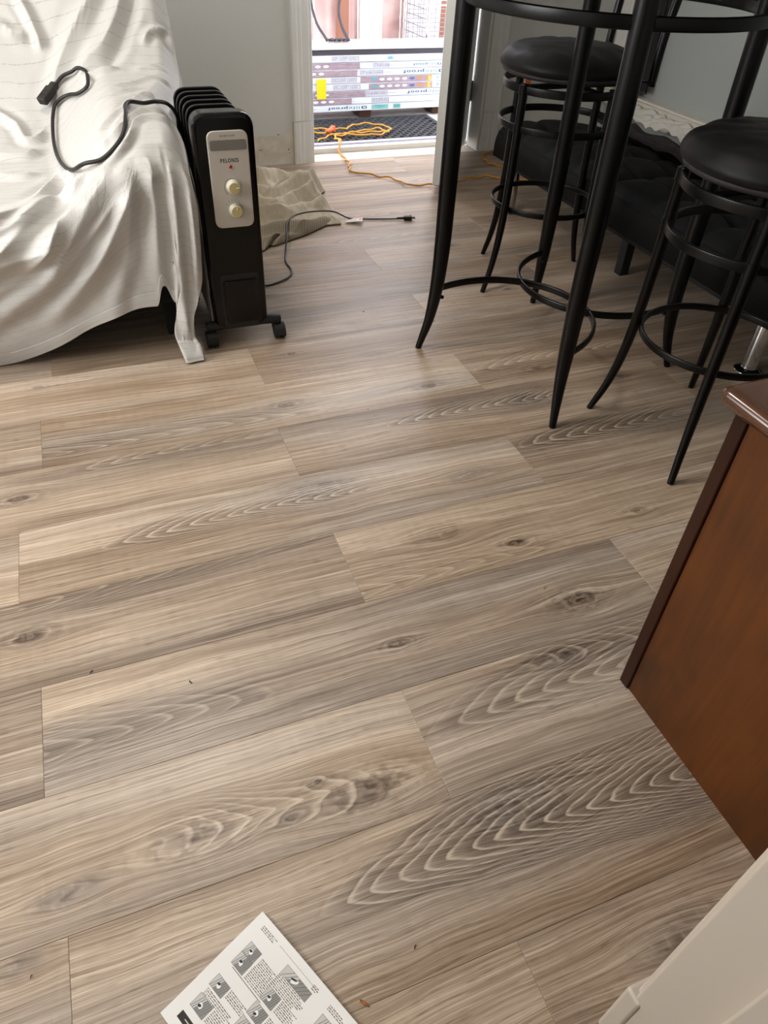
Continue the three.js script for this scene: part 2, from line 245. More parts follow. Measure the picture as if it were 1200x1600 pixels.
{ // bare strip where the baseboard came off
  const s = new THREE.Shape(), x0 = -0.6, x1 = 1.022; s.moveTo(x0, 0.001); s.lineTo(x1, 0.001); s.lineTo(x1, 0.158);
  const r = rng(3), top = [[1.012, 0.160], [0.995, 0.152], [0.985, 0.143], [0.975, 0.15], [0.958, 0.152], [0.952, 0.141], [0.94, 0.139], [0.92, 0.1375]];
  for (const q of top) s.lineTo(...q);
  for (let x = 0.90; x > x0; x -= 0.02) s.lineTo(x, 0.136 + 0.002 * (r() - 0.5));
  s.lineTo(x0, 0.136);
  const g = new THREE.ExtrudeGeometry(s, { depth: 0.0012, bevelEnabled: false }); g.translate(0, 0, ZB);
  const b = obj('bare_strip', boxUV(g), M.bare); b.userData = { kind: 'structure', label: 'bare cream strip of wallboard where the baseboard was pulled off', category: 'wall' };
  const holes = [[0.845, 0.072, 0.018, 0.003], [0.905, 0.082, 0.003, 0.003], [0.99, 0.068, 0.006, 0.006], [0.994, 0.052, 0.004, 0.004], [0.94, 0.139, 0.01, 0.003]];
  for (const [x, y, w, h] of holes) obj('nail_hole', rbox(x - w / 2, x + w / 2, y - h / 2, y + h / 2, ZB - 0.001, ZB + 0.002, 0.0009, 2), M.dark, b);
  obj('caulk_line', box(1.0165, 1.0205, 0, 0.195, ZB, ZB + 0.006), mat(0xb98f60, 0.9), b);
}
// casings: profile across the width, swept up the wall
function casing(name, x0, x1, y0, y1, z, flip, label, m = M.trim, depth = 0.018) {
  const w = x1 - x0, P = [[0, 0], [0, 0.009], [0.006, 0.011], [0.42 * w, 0.012], [0.46 * w, 0.0145], [0.66 * w, 0.0155], [0.70 * w, depth], [0.93 * w, depth + 0.002], [w, depth - 0.002], [w, 0]];
  const s = new THREE.Shape(); P.forEach(([a, d], i) => { const X = flip ? x1 - a : x0 + a; i ? s.lineTo(X, d) : s.moveTo(X, d); });
  const g = new THREE.ExtrudeGeometry(s, { depth: y1 - y0, bevelEnabled: false }); g.rotateX(-Math.PI / 2); g.scale(1, 1, -1); g.translate(0, y0, z);
  const ix = g.index; const p = g.attributes.position; for (let i = 0; i < p.count; i += 3) { for (const at of ['position', 'normal', 'uv']) { const a = g.attributes[at], k = a.itemSize; for (let c = 0; c < k; c++) { const t = a.array[(i + 1) * k + c]; a.array[(i + 1) * k + c] = a.array[(i + 2) * k + c]; a.array[(i + 2) * k + c] = t; } } }
  g.computeVertexNormals(); return struct(name, boxUV(g), m, label);
}
casing('trim_1', 1.0205, DX0 - 0.002, 0.197, DH + 0.09, ZB, true, 'white casing on the latch side of the back door, upper length');
casing('trim_2', 1.018, DX0 - 0.001, 0.0, 0.1955, ZB + 0.001, true, 'white casing on the latch side of the back door, spliced lower piece');
casing('trim_3', DX1 + 0.004, 2.175, 0.197, DH + 0.09, ZB, false, 'white casing on the hinge side of the back door, upper length');
casing('trim_4', DX1 + 0.003, 2.177, 0.0, 0.1955, ZB + 0.001, false, 'white casing on the hinge side of the back door, spliced lower piece');
struct('trim_5', rbox(DX0, DX0 + 0.012, 0, DH, ZO - 0.03, ZB + 0.002, 0.003), M.trim, 'white jamb on the latch side of the back door');
struct('trim_6', rbox(DX1 - 0.012, DX1, 0, DH, ZO - 0.03, ZB + 0.002, 0.003), M.trim, 'white jamb on the hinge side of the back door');
struct('trim_12', rbox(1.0, 2.195, DH + 0.004, DH + 0.094, ZB + 0.0185, ZB + 0.0235, 0.002), M.trim, 'white head casing over the back door');
struct('trim_7', box(DX0, DX1, DH - 0.012, DH, ZO - 0.03, ZB + 0.002), M.trim, 'white head jamb of the back door');
{ // the doorway the photograph is taken from: casing and jamb by the dresser
  const g = [rbox(0.405, 0.495, 0, 2.1, -0.118, -0.1, 0.006), rbox(0.398, 0.42, 0, 2.06, -0.112, 0.045, 0.004), rbox(0.388, 0.40, 0, 2.06, -0.045, -0.005, 0.004)];
  struct('trim_8', g, M.trimShaded, 'shade darkened cream doorway casing and jamb in front of the dresser');
  struct('trim_9', rbox(0.3945, 0.497, 0, 0.152, -0.124, -0.1005, 0.005), M.trimShaded, 'shade darkened cream plinth block at the foot of the near doorway casing');
  struct('trim_10', [rbox(-0.55, -0.455, 0, 2.1, -0.118, -0.1, 0.006), rbox(-0.47, -0.448, 0, 2.06, -0.112, 0.045, 0.004)], M.trimShaded, 'shade darkened cream casing on the other side of the near doorway');
}
{ // right wall: pale ledge board and its crumpled cloth are built with the futon; corner curtains here
  const drape = (name, x0, z0, x1, z1, waves, amp, m, label, thick, ybot) => {
    const N = 60, K = 24, pos = [], idx = [], uv = []; const d = V(x1 - x0, 0, z1 - z0), L = d.length(); d.normalize(); const n = V(-d.z, 0, d.x);
    for (let s = 0; s < 2; s++) for (let k = 0; k <= K; k++) for (let i = 0; i <= N; i++) { const t = i / N, y = lerp(ybot + 0.015 * Math.sin(t * 9), 2.2, k / K), o = amp * Math.sin(t * waves * 6.283 + 0.6 * Math.sin(y * 2)) + (s ? thick : 0); pos.push(x0 + d.x * L * t + n.x * o, y, z0 + d.z * L * t + n.z * o); uv.push(t * L, y); }
    const S = (K + 1) * (N + 1);
    for (let s = 0; s < 2; s++) for (let k = 0; k < K; k++) for (let i = 0; i < N; i++) { const a = s * S + k * (N + 1) + i, b = a + 1, c = a + N + 1, e = c + 1; s ? idx.push(a, c, b, b, c, e) : idx.push(a, b, c, b, e, c); }
    const g = new THREE.BufferGeometry(); g.setAttribute('position', new THREE.Float32BufferAttribute(pos, 3)); g.setAttribute('uv', new THREE.Float32BufferAttribute(uv, 2)); g.setIndex(idx); g.computeVertexNormals();
    return obj(name, g, m);
  };
  tag(drape('curtain', 2.815, -3.80, 2.81, -3.66, 2, 0.012, mat(0xd9d7d0, 0.9), '', 0.003, 0.33), 'narrow white curtain edge hanging in the far corner behind the bar stool', 'curtain');
  tag(drape('curtain', 2.80, -3.65, 2.79, -3.42, 3, 0.014, mat(0x1c1519, 0.9), '', 0.003, 0.33), 'dark plum curtain hanging beside the white curtain in the far corner', 'curtain');
}
{ // the open back door, hinged on the right jamb
  const d = new THREE.Group(); d.name = 'door_1'; d.userData = { kind: 'structure', label: 'white back door standing open into the room', category: 'door' }; scene.add(d);
  d.position.set(2.062, 0.033, -3.972); d.rotation.y = Math.atan2(-0.737, -0.489);   // local +x runs from the hinge to the latch edge
  const DW = 0.892, T = 0.044;
  obj('panel', [rbox(0.004, DW, 0, 1.99, 0, T, 0.003)], M.trim, d);
  for (const [a, b, e, f] of [[0.12, 0.40, 0.2, 0.85], [0.49, 0.77, 0.2, 0.85], [0.12, 0.40, 1.0, 1.85], [0.49, 0.77, 1.0, 1.85]]) for (const s of [0, 1]) obj('moulding', [rbox(a, b, e, f, s ? T - 0.0005 : -0.005, s ? T + 0.005 : 0.0005, 0.003), rbox(a + 0.03, b - 0.03, e + 0.03, f - 0.03, s ? T + 0.001 : -0.008, s ? T + 0.008 : -0.001, 0.004)], M.trim, d);
  for (const y of [0.19, 0.95, 1.72]) {
    const h = obj('hinge', [0, 1, 2, 3, 4].map((k) => { const c = new THREE.CylinderGeometry(0.007, 0.007, 0.0185, 12); c.translate(-0.004, y + 0.01 + k * 0.0195, -0.006); return c; }), M.steel, d);
    obj('hinge_leaf', box(0.0, 0.03, y, y + 0.098, -0.0016, -0.0002), M.steel, h);
  }
  for (const s of [-1, 1]) { const k = lathe([[0, 0], [0.03, 0], [0.031, 0.004], [0.012, 0.008], [0.01, 0.03], [0.024, 0.04], [0.027, 0.052], [0.02, 0.062], [0, 0.064]], 20); k.rotateX(s * Math.PI / 2); k.translate(DW - 0.065, 0.93, s > 0 ? T : 0); obj('door_knob', k, M.steel, d); }
}
{ // ceiling lamp
  const l = thing('ceiling_lamp', 'round flush ceiling lamp with white glass dish', 'lamp', [LAMP.x, LAMP.y, LAMP.z]);
  obj('canopy', lathe([[0, 0.039], [0.17, 0.039], [0.175, 0.03], [0.17, 0.02], [0, 0.02]], 40), M.trim, l);
  obj('lamp_dish', lathe([[0.165, 0.02], [0.16, 0.0], [0.13, -0.03], [0.07, -0.05], [0, -0.056]], 40), mat(0xfff1dc, 0.4, { emissive: new THREE.Color(1, 0.9, 0.78), emissiveIntensity: 2.0 }), l);
  areaLight(0.32, 0.32, new THREE.Color(1.0, 0.92, 0.83), 27, [LAMP.x, LAMP.y - 0.065, LAMP.z], [LAMP.x, 0, LAMP.z - 0.001]);
}
// ------------------------------------------------------------------ threshold and the place outside the door
{
  const tileM = [0, 1, 2].map((k) => mat(0xffffff, 0.5, { map: dataTex(128, 128, (u, v) => { const n = fbm(u * 6 + k * 9, v * 6), f = noise(u * 60, v * 60 + k); return [203 + 22 * (n - 0.5) + 8 * f, 192 + 24 * (n - 0.5) + 8 * f, 178 + 26 * (n - 0.5) + 8 * f]; }) }));
  const g = new THREE.Group(); g.name = 'floor_threshold'; g.userData = { kind: 'structure', label: 'beige stone tiles laid diagonally in the doorway', category: 'floor' }; scene.add(g);
  const polys = [[[1.126, -3.849], [1.40, -3.849], [1.50, -3.978], [1.30, -3.978], [1.126, -3.90]], [[1.126, -3.904], [1.294, -3.978], [1.126, -3.978]], [[1.404, -3.849], [1.90, -3.849], [1.70, -3.978], [1.504, -3.978]], [[1.904, -3.849], [2.065, -3.849], [2.065, -3.978], [1.704, -3.978]]];
  polys.forEach((P, k) => { const s = new THREE.Shape(P.map(([x, z]) => new THREE.Vector2(x, -z))); const e = new THREE.ExtrudeGeometry(s, { depth: 0.008, bevelEnabled: false }); e.rotateX(-Math.PI / 2); e.translate(0, -0.009, 0); obj('tile', boxUV(e), tileM[k % 3], g); });
  obj('grout', box(DX0, DX1, -0.06, -0.004, -3.98, -3.846), mat(0x6d6358, 0.95), g);
  const sill = new THREE.Group(); sill.name = 'sill'; sill.userData = { kind: 'structure', label: 'white wooden sill strip with aluminium threshold', category: 'floor' }; scene.add(sill);
  obj('sill_strip', rbox(DX0 + 0.013, DX1 - 0.013, -0.06, 0.025, -4.02, -3.981, 0.004), mat(0xd8d4cb, 0.6), sill);
  obj('metal_threshold', [rbox(DX0 + 0.013, DX1 - 0.013, -0.06, 0.012, -4.12, -4.045, 0.004), rbox(DX0 + 0.013, DX1 - 0.013, -0.06, 0.022, -4.105, -4.075, 0.004)], mat(0xc2c0c8, 0.35, { metalness: 0.6 }), sill);
  obj('seal_gap', box(DX0 + 0.013, DX1 - 0.013, -0.06, 0.002, -4.046, -4.019), M.dark, sill);
}
const GY = -0.05;
struct('ground_outside', box(-3, 8, -0.25, GY, -9, -4.0), mat(0xffffff, 0.9, { map: dataTex(256, 256, (u, v) => { const n = fbm(u * 20, v * 20), f = noise(u * 120, v * 120); return [176 + 40 * (n - 0.5) + 14 * f, 170 + 40 * (n - 0.5) + 14 * f, 166 + 40 * (n - 0.5) + 14 * f]; }) }), 'pale concrete landing outside the back door').userData.category = 'ground';
{ // rubber mat: a grid of bars with diamond openings
  const x0 = 1.17, x1 = 2.19, z0 = -4.83, z1 = -4.30, y = GY + 0.001, h = 0.014;
  const t = thing('door_mat', 'black rubber ring mat with diamond openings outside the back door', 'mat', [0, 0, 0]);
  const rub = mat(0x17171b, 0.55);
  obj('mat_border', [rbox(x0, x1, y, y + h, z0, z0 + 0.03, 0.004, 2), rbox(x0, x1, y, y + h, z1 - 0.03, z1, 0.004, 2), rbox(x0, x0 + 0.03, y, y + h, z0 + 0.03, z1 - 0.03, 0.004, 2), rbox(x1 - 0.03, x1, y, y + h, z0 + 0.03, z1 - 0.03, 0.004, 2)], rub, t);
  const bars = []; const cx0 = x0 + 0.03, cx1 = x1 - 0.03, cz0 = z0 + 0.03, cz1 = z1 - 0.03, sp = 0.058;
  for (const dir of [1, -1]) for (let c = -1; c < 1.8; c += sp) {
    let a = null, b = null; // line x = cx0 + c + dir*(z - cz0) * 0.8 clipped to the field
    for (let k = 0; k <= 80; k++) { const z = lerp(cz0, cz1, k / 80), x = cx0 + c + (dir > 0 ? 1 : -1) * (z - cz0) * 0.85; if (x >= cx0 && x <= cx1) { if (!a) a = [x, z]; b = [x, z]; } }
    if (a && b && Math.hypot(a[0] - b[0], a[1] - b[1]) > 0.02) bars.push(sweep([V(a[0], y + h / 2 - 0.001, a[1]), V(b[0], y + h / 2 - 0.001, b[1])], bar(0.017, h - 0.002, 0.003)));
  }
  obj('lattice', bars, rub, t);
}
{ // stack of flooring cartons; the print runs upside down as they lie
  const cw = 1024, ch = 64;
  const carton = (k, o) => canvasTex(cw, ch, (x) => {
    const r = rng(900 + k);
    const wood = (a, b) => { x.fillStyle = '#a8929c'; x.fillRect(a, 0, b - a, ch); for (let i = 0; i < (b - a) * 1.2; i++) { x.fillStyle = r() < 0.5 ? 'rgba(120,98,112,0.35)' : 'rgba(214,200,208,0.35)'; x.fillRect(a + r() * (b - a), r() * ch, 3 + r() * 30, 1 + r() * 2); } };
    x.fillStyle = '#dfe3ec'; x.fillRect(0, 0, cw, ch);
    if (o.pale) { x.fillStyle = '#e9eef2'; x.fillRect(0, 0, cw, ch); }
    for (const [a, b] of o.wood || []) wood(a, b);
    for (const [a, b] of o.spec || []) { x.fillStyle = '#cfcfda'; x.fillRect(a, 4, b - a, ch - 8); x.strokeStyle = '#6d6d7c'; x.lineWidth = 1.4; for (let i = 0; i < 3; i++) x.strokeRect(a + 4 + i * (b - a) / 3, 8, (b - a) / 3 - 8, ch - 18); x.fillStyle = '#5b5b6a'; for (let i = 0; i < 9; i++) x.fillRect(a + 8 + (i % 3) * (b - a) / 3, 14 + Math.floor(i / 3) * 12, (b - a) / 3 * (0.3 + 0.4 * r()), 3); }
    x.save(); x.translate(cw, ch); x.rotate(Math.PI);                        // printed upside down from here
    for (const [px, s] of o.brand || []) { const X = cw - px; x.fillStyle = '#3f6f8e'; x.font = `bold ${s}px sans-serif`; x.textBaseline = 'middle'; x.fillRect(X - s * 0.85, ch / 2 - s * 0.38, s * 0.7, s * 0.76); x.fillStyle = '#fff'; x.fillRect(X - s * 0.68, ch / 2 - s * 0.2, s * 0.12, s * 0.4); x.fillRect(X - s * 0.5, ch / 2 - s * 0.2, s * 0.12, s * 0.4); x.fillStyle = '#7fa6ba'; x.fillText('life', X, ch / 2); const w = x.measureText('life').width; x.fillStyle = '#2c5f86'; x.fillText('proof', X + w, ch / 2); x.fillStyle = '#8b93a6'; for (let i = 0; i < 12; i++) x.fillRect(X + w * 3 + 40 + i * 11, ch / 2 - 3, 8, 5); }
    for (const [px, n] of o.dots || []) for (let i = 0; i < n; i++) { const X = cw - px + i * 40; x.fillStyle = o.dotEnds && i === n - 1 ? '#54b0c4' : o.dotEnds && i === 0 ? '#f08a4a' : o.dotEnds && i === 1 ? '#4f6fae' : (i === n - 1 ? '#6fb7d6' : '#f6f6fa'); x.beginPath(); x.arc(X, ch / 2, 15, 0, 7); x.fill(); x.strokeStyle = '#8a8296'; x.stroke(); }
    x.restore();
    for (const [a, b] of o.orange || []) { x.fillStyle = '#f39a34'; x.fillRect(a, 0, b - a, ch); x.fillStyle = '#ffe4bd'; for (let i = 0; i < 5; i++) x.fillRect(a + 10, 8 + i * 11, (b - a) * (0.3 + 0.4 * r()), 5); }
    for (const [a, b] of o.white || []) { x.fillStyle = '#f4f8f6'; x.fillRect(a, 0, b - a, ch); x.fillStyle = '#9fb3b0'; for (let i = 0; i < 10; i++) x.fillRect(a + 12 + i * (b - a - 24) / 10, 14, 2 + 2 * r(), 34); }
    for (const [a, b] of o.teal || []) { x.fillStyle = '#8fc9c6'; x.fillRect(a, 6, b - a, ch - 12); x.fillStyle = '#5aa7a8'; for (let i = 0; i < 12; i++) x.fillRect(a + 6 + r() * (b - a - 40), 10 + r() * 40, 30, 3); }
  });
  const Y0 = -0.005, N = 8, hh = 0.0385, x0 = 1.10, x1 = 2.44, z0 = -5.085, z1 = -4.86;
  // texture x = 0 at the left end (x0) .. 1024 at the right end
  const P = (px) => Math.round((px - 420) / (715 - 420) * 1024);
  const rows = [
    { brand: [[P(560), 40]], teal: [[P(577), P(603)], [P(610), P(622)]], pale: true },
    { wood: [[0, P(545)]], dots: [[P(515), 6]], spec: [[P(575), P(602)]], pale: true },
    { wood: [[P(455), P(570)]], dots: [[P(512), 5]], spec: [[P(570), P(604)]], brand: [[P(685), 42]] },
    { spec: [[P(517), P(558)]], wood: [[P(570), P(668)]], dots: [[P(648), 7]], dotEnds: true, orange: [[P(658), P(666)]], white: [[P(671), P(682)]] },
    { spec: [[P(517), P(555)]], wood: [[P(560), P(668)]], dots: [[P(650), 7]], dotEnds: true, orange: [[P(661), P(669)]], white: [[P(672), P(684)]] },
    { wood: [[P(420), P(556)]], dots: [[P(504), 3]], spec: [[P(560), P(595)]], brand: [[P(678), 44]], orange: [[P(687), P(690)]] },
    { wood: [[P(470), P(556)]], dots: [[P(507), 4]], spec: [[P(575), P(600)]], brand: [[P(672), 30]] },
    { pale: true, spec: [[P(520), P(560)]], dots: [[P(640), 4]] },
  ];
  const names = ['lowest carton of the flooring stack with teal patch and upside down lettering', 'flooring carton lying directly on the lowest carton of the stack', 'third flooring carton from the ground with pale end and upside down lettering', 'fourth flooring carton from the ground, lower of the two with orange stickers', 'fifth flooring carton from the ground, upper of the two with orange stickers', 'sixth flooring carton from the ground with large upside down blue lettering', 'seventh flooring carton from the ground, thin wood print strip', 'topmost printed flooring carton under the dark bundle'];
  for (let k = 0; k < N; k++) {
    const y = Y0 + k * hh, dx = 0.012 * Math.sin(k * 2.4), dz = 0.004 * Math.sin(k * 3.1);
    const t = thing('flooring_carton', names[k], 'carton', [0, 0, 0], 0, 'cartons of flooring stacked outside the door');
    obj('carton_body', rbox(x0 + dx, x1 + dx, y + 0.0006, y + hh - 0.0006, z0 + dz, z1 + dz, 0.003, 2), mat(0xcfd2dc, 0.55), t);
    const f = new THREE.PlaneGeometry(x1 - x0 - 0.012, hh - 0.006); f.translate((x0 + x1) / 2 + dx, y + hh / 2, z1 + dz + 0.0004); obj('printed_side', f, mat(0xffffff, 0.4, { map: carton(k, rows[k]) }), t);
  }
  const yt = Y0 + N * hh;
  const slat = mat(0x55525a, 0.6);
  const bun = thing('plank_bundle', 'bundle of loose dark edged planks lying on the flooring cartons', 'planks', [0, 0, 0]);
  for (let k = 0; k < 4; k++) obj('plank', rbox(x0 + 0.01 * k, x1 - 0.012 * k, yt + 0.0005 + k * 0.0068, yt + 0.0062 + k * 0.0068, z0, z1 - 0.002 * (k % 2), 0.0012, 2), slat, bun);
  tag(obj('wrapped_board', rbox(x0 - 0.02, x1 + 0.02, yt + 0.0285, yt + 0.047, z0 - 0.02, z1 + 0.006, 0.004), phys(0xe6ebe8, 0.12, { clearcoat: 1, clearcoatRoughness: 0.08 })), 'glossy white plastic wrapped board on top of the stack outside', 'board');
  for (const [k, x] of [[0, 1.25], [1, 1.78], [2, 2.3]]) tag(obj('wooden_skid', rbox(x - 0.04, x + 0.04, GY + 0.0005, Y0, z0 + 0.01, z1 - 0.03, 0.003), mat(0x4a2f22, 0.9)), ['dark wooden skid under the cartons nearest the latch side', 'dark wooden skid under the middle of the cartons', 'dark wooden skid under the cartons behind the door'][k], 'skid');
  const yel = thing('yellow_tag', 'yellow paper tag stuck on the carton stack', 'tag', [1.476, 0.125, z1 + 0.006]);
  obj('tag_sheet', rbox(-0.03, 0.03, -0.055, 0.055, 0, 0.0012, 0.0004, 2), mat(0xffffff, 0.6, { map: canvasTex(64, 128, (x) => { x.fillStyle = '#f7dd10'; x.fillRect(0, 0, 64, 128); x.fillStyle = '#6d5a10'; x.font = 'bold 20px sans-serif'; x.fillRect(14, 8, 12, 12); x.fillRect(30, 12, 16, 8); }) }), yel);
}
{ // fence, posts, cables, wire rack
  const fz = -5.75;
  const fm = [0, 1, 2].map((k) => mat(0xffffff, 0.8, { map: dataTex(64, 256, (u, v) => { const n = noise(u * 30 + k * 7, v * 5), m = fbm(u * 4 + k * 3, v * 9), kn = Math.max(0, noise(u * 3 + k, v * 6 + k) - 0.8) * 4; return [206 - 50 * (n - 0.5) - 30 * (m - 0.5) - 50 * kn, 174 - 50 * (n - 0.5) - 40 * (m - 0.5) - 60 * kn, 168 - 50 * (n - 0.5) - 40 * (m - 0.5) - 60 * kn]; }) }));
  const f = thing('wooden_fence', 'pinkish vertical board fence outside the back door', 'fence');
  for (let k = 0; k < 16; k++) { const x = 0.9 + k * 0.162; const b = rbox(x, x + 0.152, GY, 1.9, fz - 0.02, fz, 0.003, 2); obj('fence_board', b, fm[k % 3], f); }
  for (const x of [1.86, 2.6]) obj('fence_post', rbox(x, x + 0.075, GY, 1.95, fz + 0.0005, fz + 0.07, 0.004, 2), mat(0x9a6a55, 0.85), f);
  obj('fence_rail', rbox(0.9, 3.5, 1.2, 1.28, fz + 0.0005, fz + 0.04, 0.004, 2), fm[1], f);
  const wp = mat(0xe6e4de, 0.6);
  tag(obj('white_board', rbox(2.03, 2.2, GY, 1.19, fz + 0.002, fz + 0.03, 0.003), wp), 'wide white board standing against the fence beside the brown post', 'board');
  tag(obj('white_board', [rbox(2.37, 2.62, GY, 1.8, fz + 0.075, fz + 0.1, 0.003), rbox(2.36, 2.385, GY, 1.8, fz + 0.1001, fz + 0.115, 0.003)], wp), 'pale ridged board standing next to the wire rack', 'board');
  const cb = mat(0x22222c, 0.5);
  tag(obj('hanging_cable', sweep(spline([[1.50, 1.2, -5.3], [1.515, 0.7, -5.28], [1.545, 0.45, -5.2], [1.56, 0.3605, -5.0]], 40), circle(0.008, 8)), cb), 'black cable hanging down at the latch side edge of the door opening', 'cable');
  tag(obj('hanging_cable', sweep(spline([[1.86, 1.2, -5.36], [1.80, 0.75, -5.32], [1.72, 0.5, -5.25], [1.695, 0.42, -5.12], [1.70, 0.361, -5.0]], 40), circle(0.009, 8)), cb), 'double black cable curving down in front of the fence onto the board', 'cable');
  const coil = []; for (let i = 0; i < 60; i++) coil.push([1.56 + i * 0.0024 + 0.008 * Math.sin(i * 1.1), 0.3615 + 0.006 * Math.sin(i * 1.9), -5.0 + 0.014 * Math.cos(i * 1.1)]);
  tag(obj('coiled_cable', sweep(spline(coil, 240), circle(0.004, 6)), mat(0x3a3a44, 0.5)), 'grey twisted cable lying in a bunch on the white wrapped board', 'cable');
  const rk = thing('wire_rack', 'chrome wire shelving rack outside behind the door edge', 'rack', [0, 0, 0]);
  const post = (x, z) => obj('rack_post', sweep([V(x, GY, z), V(x, 0.58, z)], circle(0.012, 12)), M.chrome, rk);
  const rx0 = 2.33, rx1 = 3.1, rz0 = -5.62, rz1 = -5.22; [[rx0, rz1], [rx1, rz1], [rx0, rz0], [rx1, rz0]].forEach(([x, z]) => post(x, z));
  { const c = new THREE.CylinderGeometry(0.016, 0.016, 0.014, 16); c.translate(rx0, 0.587, rz1); obj('post_cap', c, M.blackSoft, rk); }
  const wire = (pts, r = 0.0025) => sweep(pts, circle(r, 6));
  for (const y of [0.54, 0.1]) obj('shelf_rim', [wire([V(rx0, y, rz1), V(rx1, y, rz1)], 0.006), wire([V(rx0, y - 0.03, rz1), V(rx1, y - 0.03, rz1)], 0.004), wire([V(rx0, y, rz0), V(rx1, y, rz0)], 0.006), wire([V(rx0, y, rz0), V(rx0, y, rz1)], 0.005), wire([V(rx1, y, rz0), V(rx1, y, rz1)], 0.005)], M.chrome, rk);
  const side = []; for (let k = 0; k < 15; k++) side.push(wire([V(rx0, 0.12 + k * 0.027, rz0), V(rx1, 0.12 + k * 0.027, rz0)])); for (let k = 0; k < 8; k++) side.push(wire([V(rx0, 0.12 + k * 0.052, rz0), V(rx0, 0.12 + k * 0.052, rz1)])); for (let k = 1; k < 5; k++) { side.push(wire([V(rx0 + 0.12 * k, 0.1, rz0), V(rx0 + 0.12 * k, 0.54, rz0)])); side.push(wire([V(rx0, 0.1, rz0 + 0.08 * k), V(rx0, 0.54, rz0 + 0.08 * k)])); }
  obj('wire_side', side, mat(0x8e8a92, 0.3, { metalness: 0.8 }), rk);
}
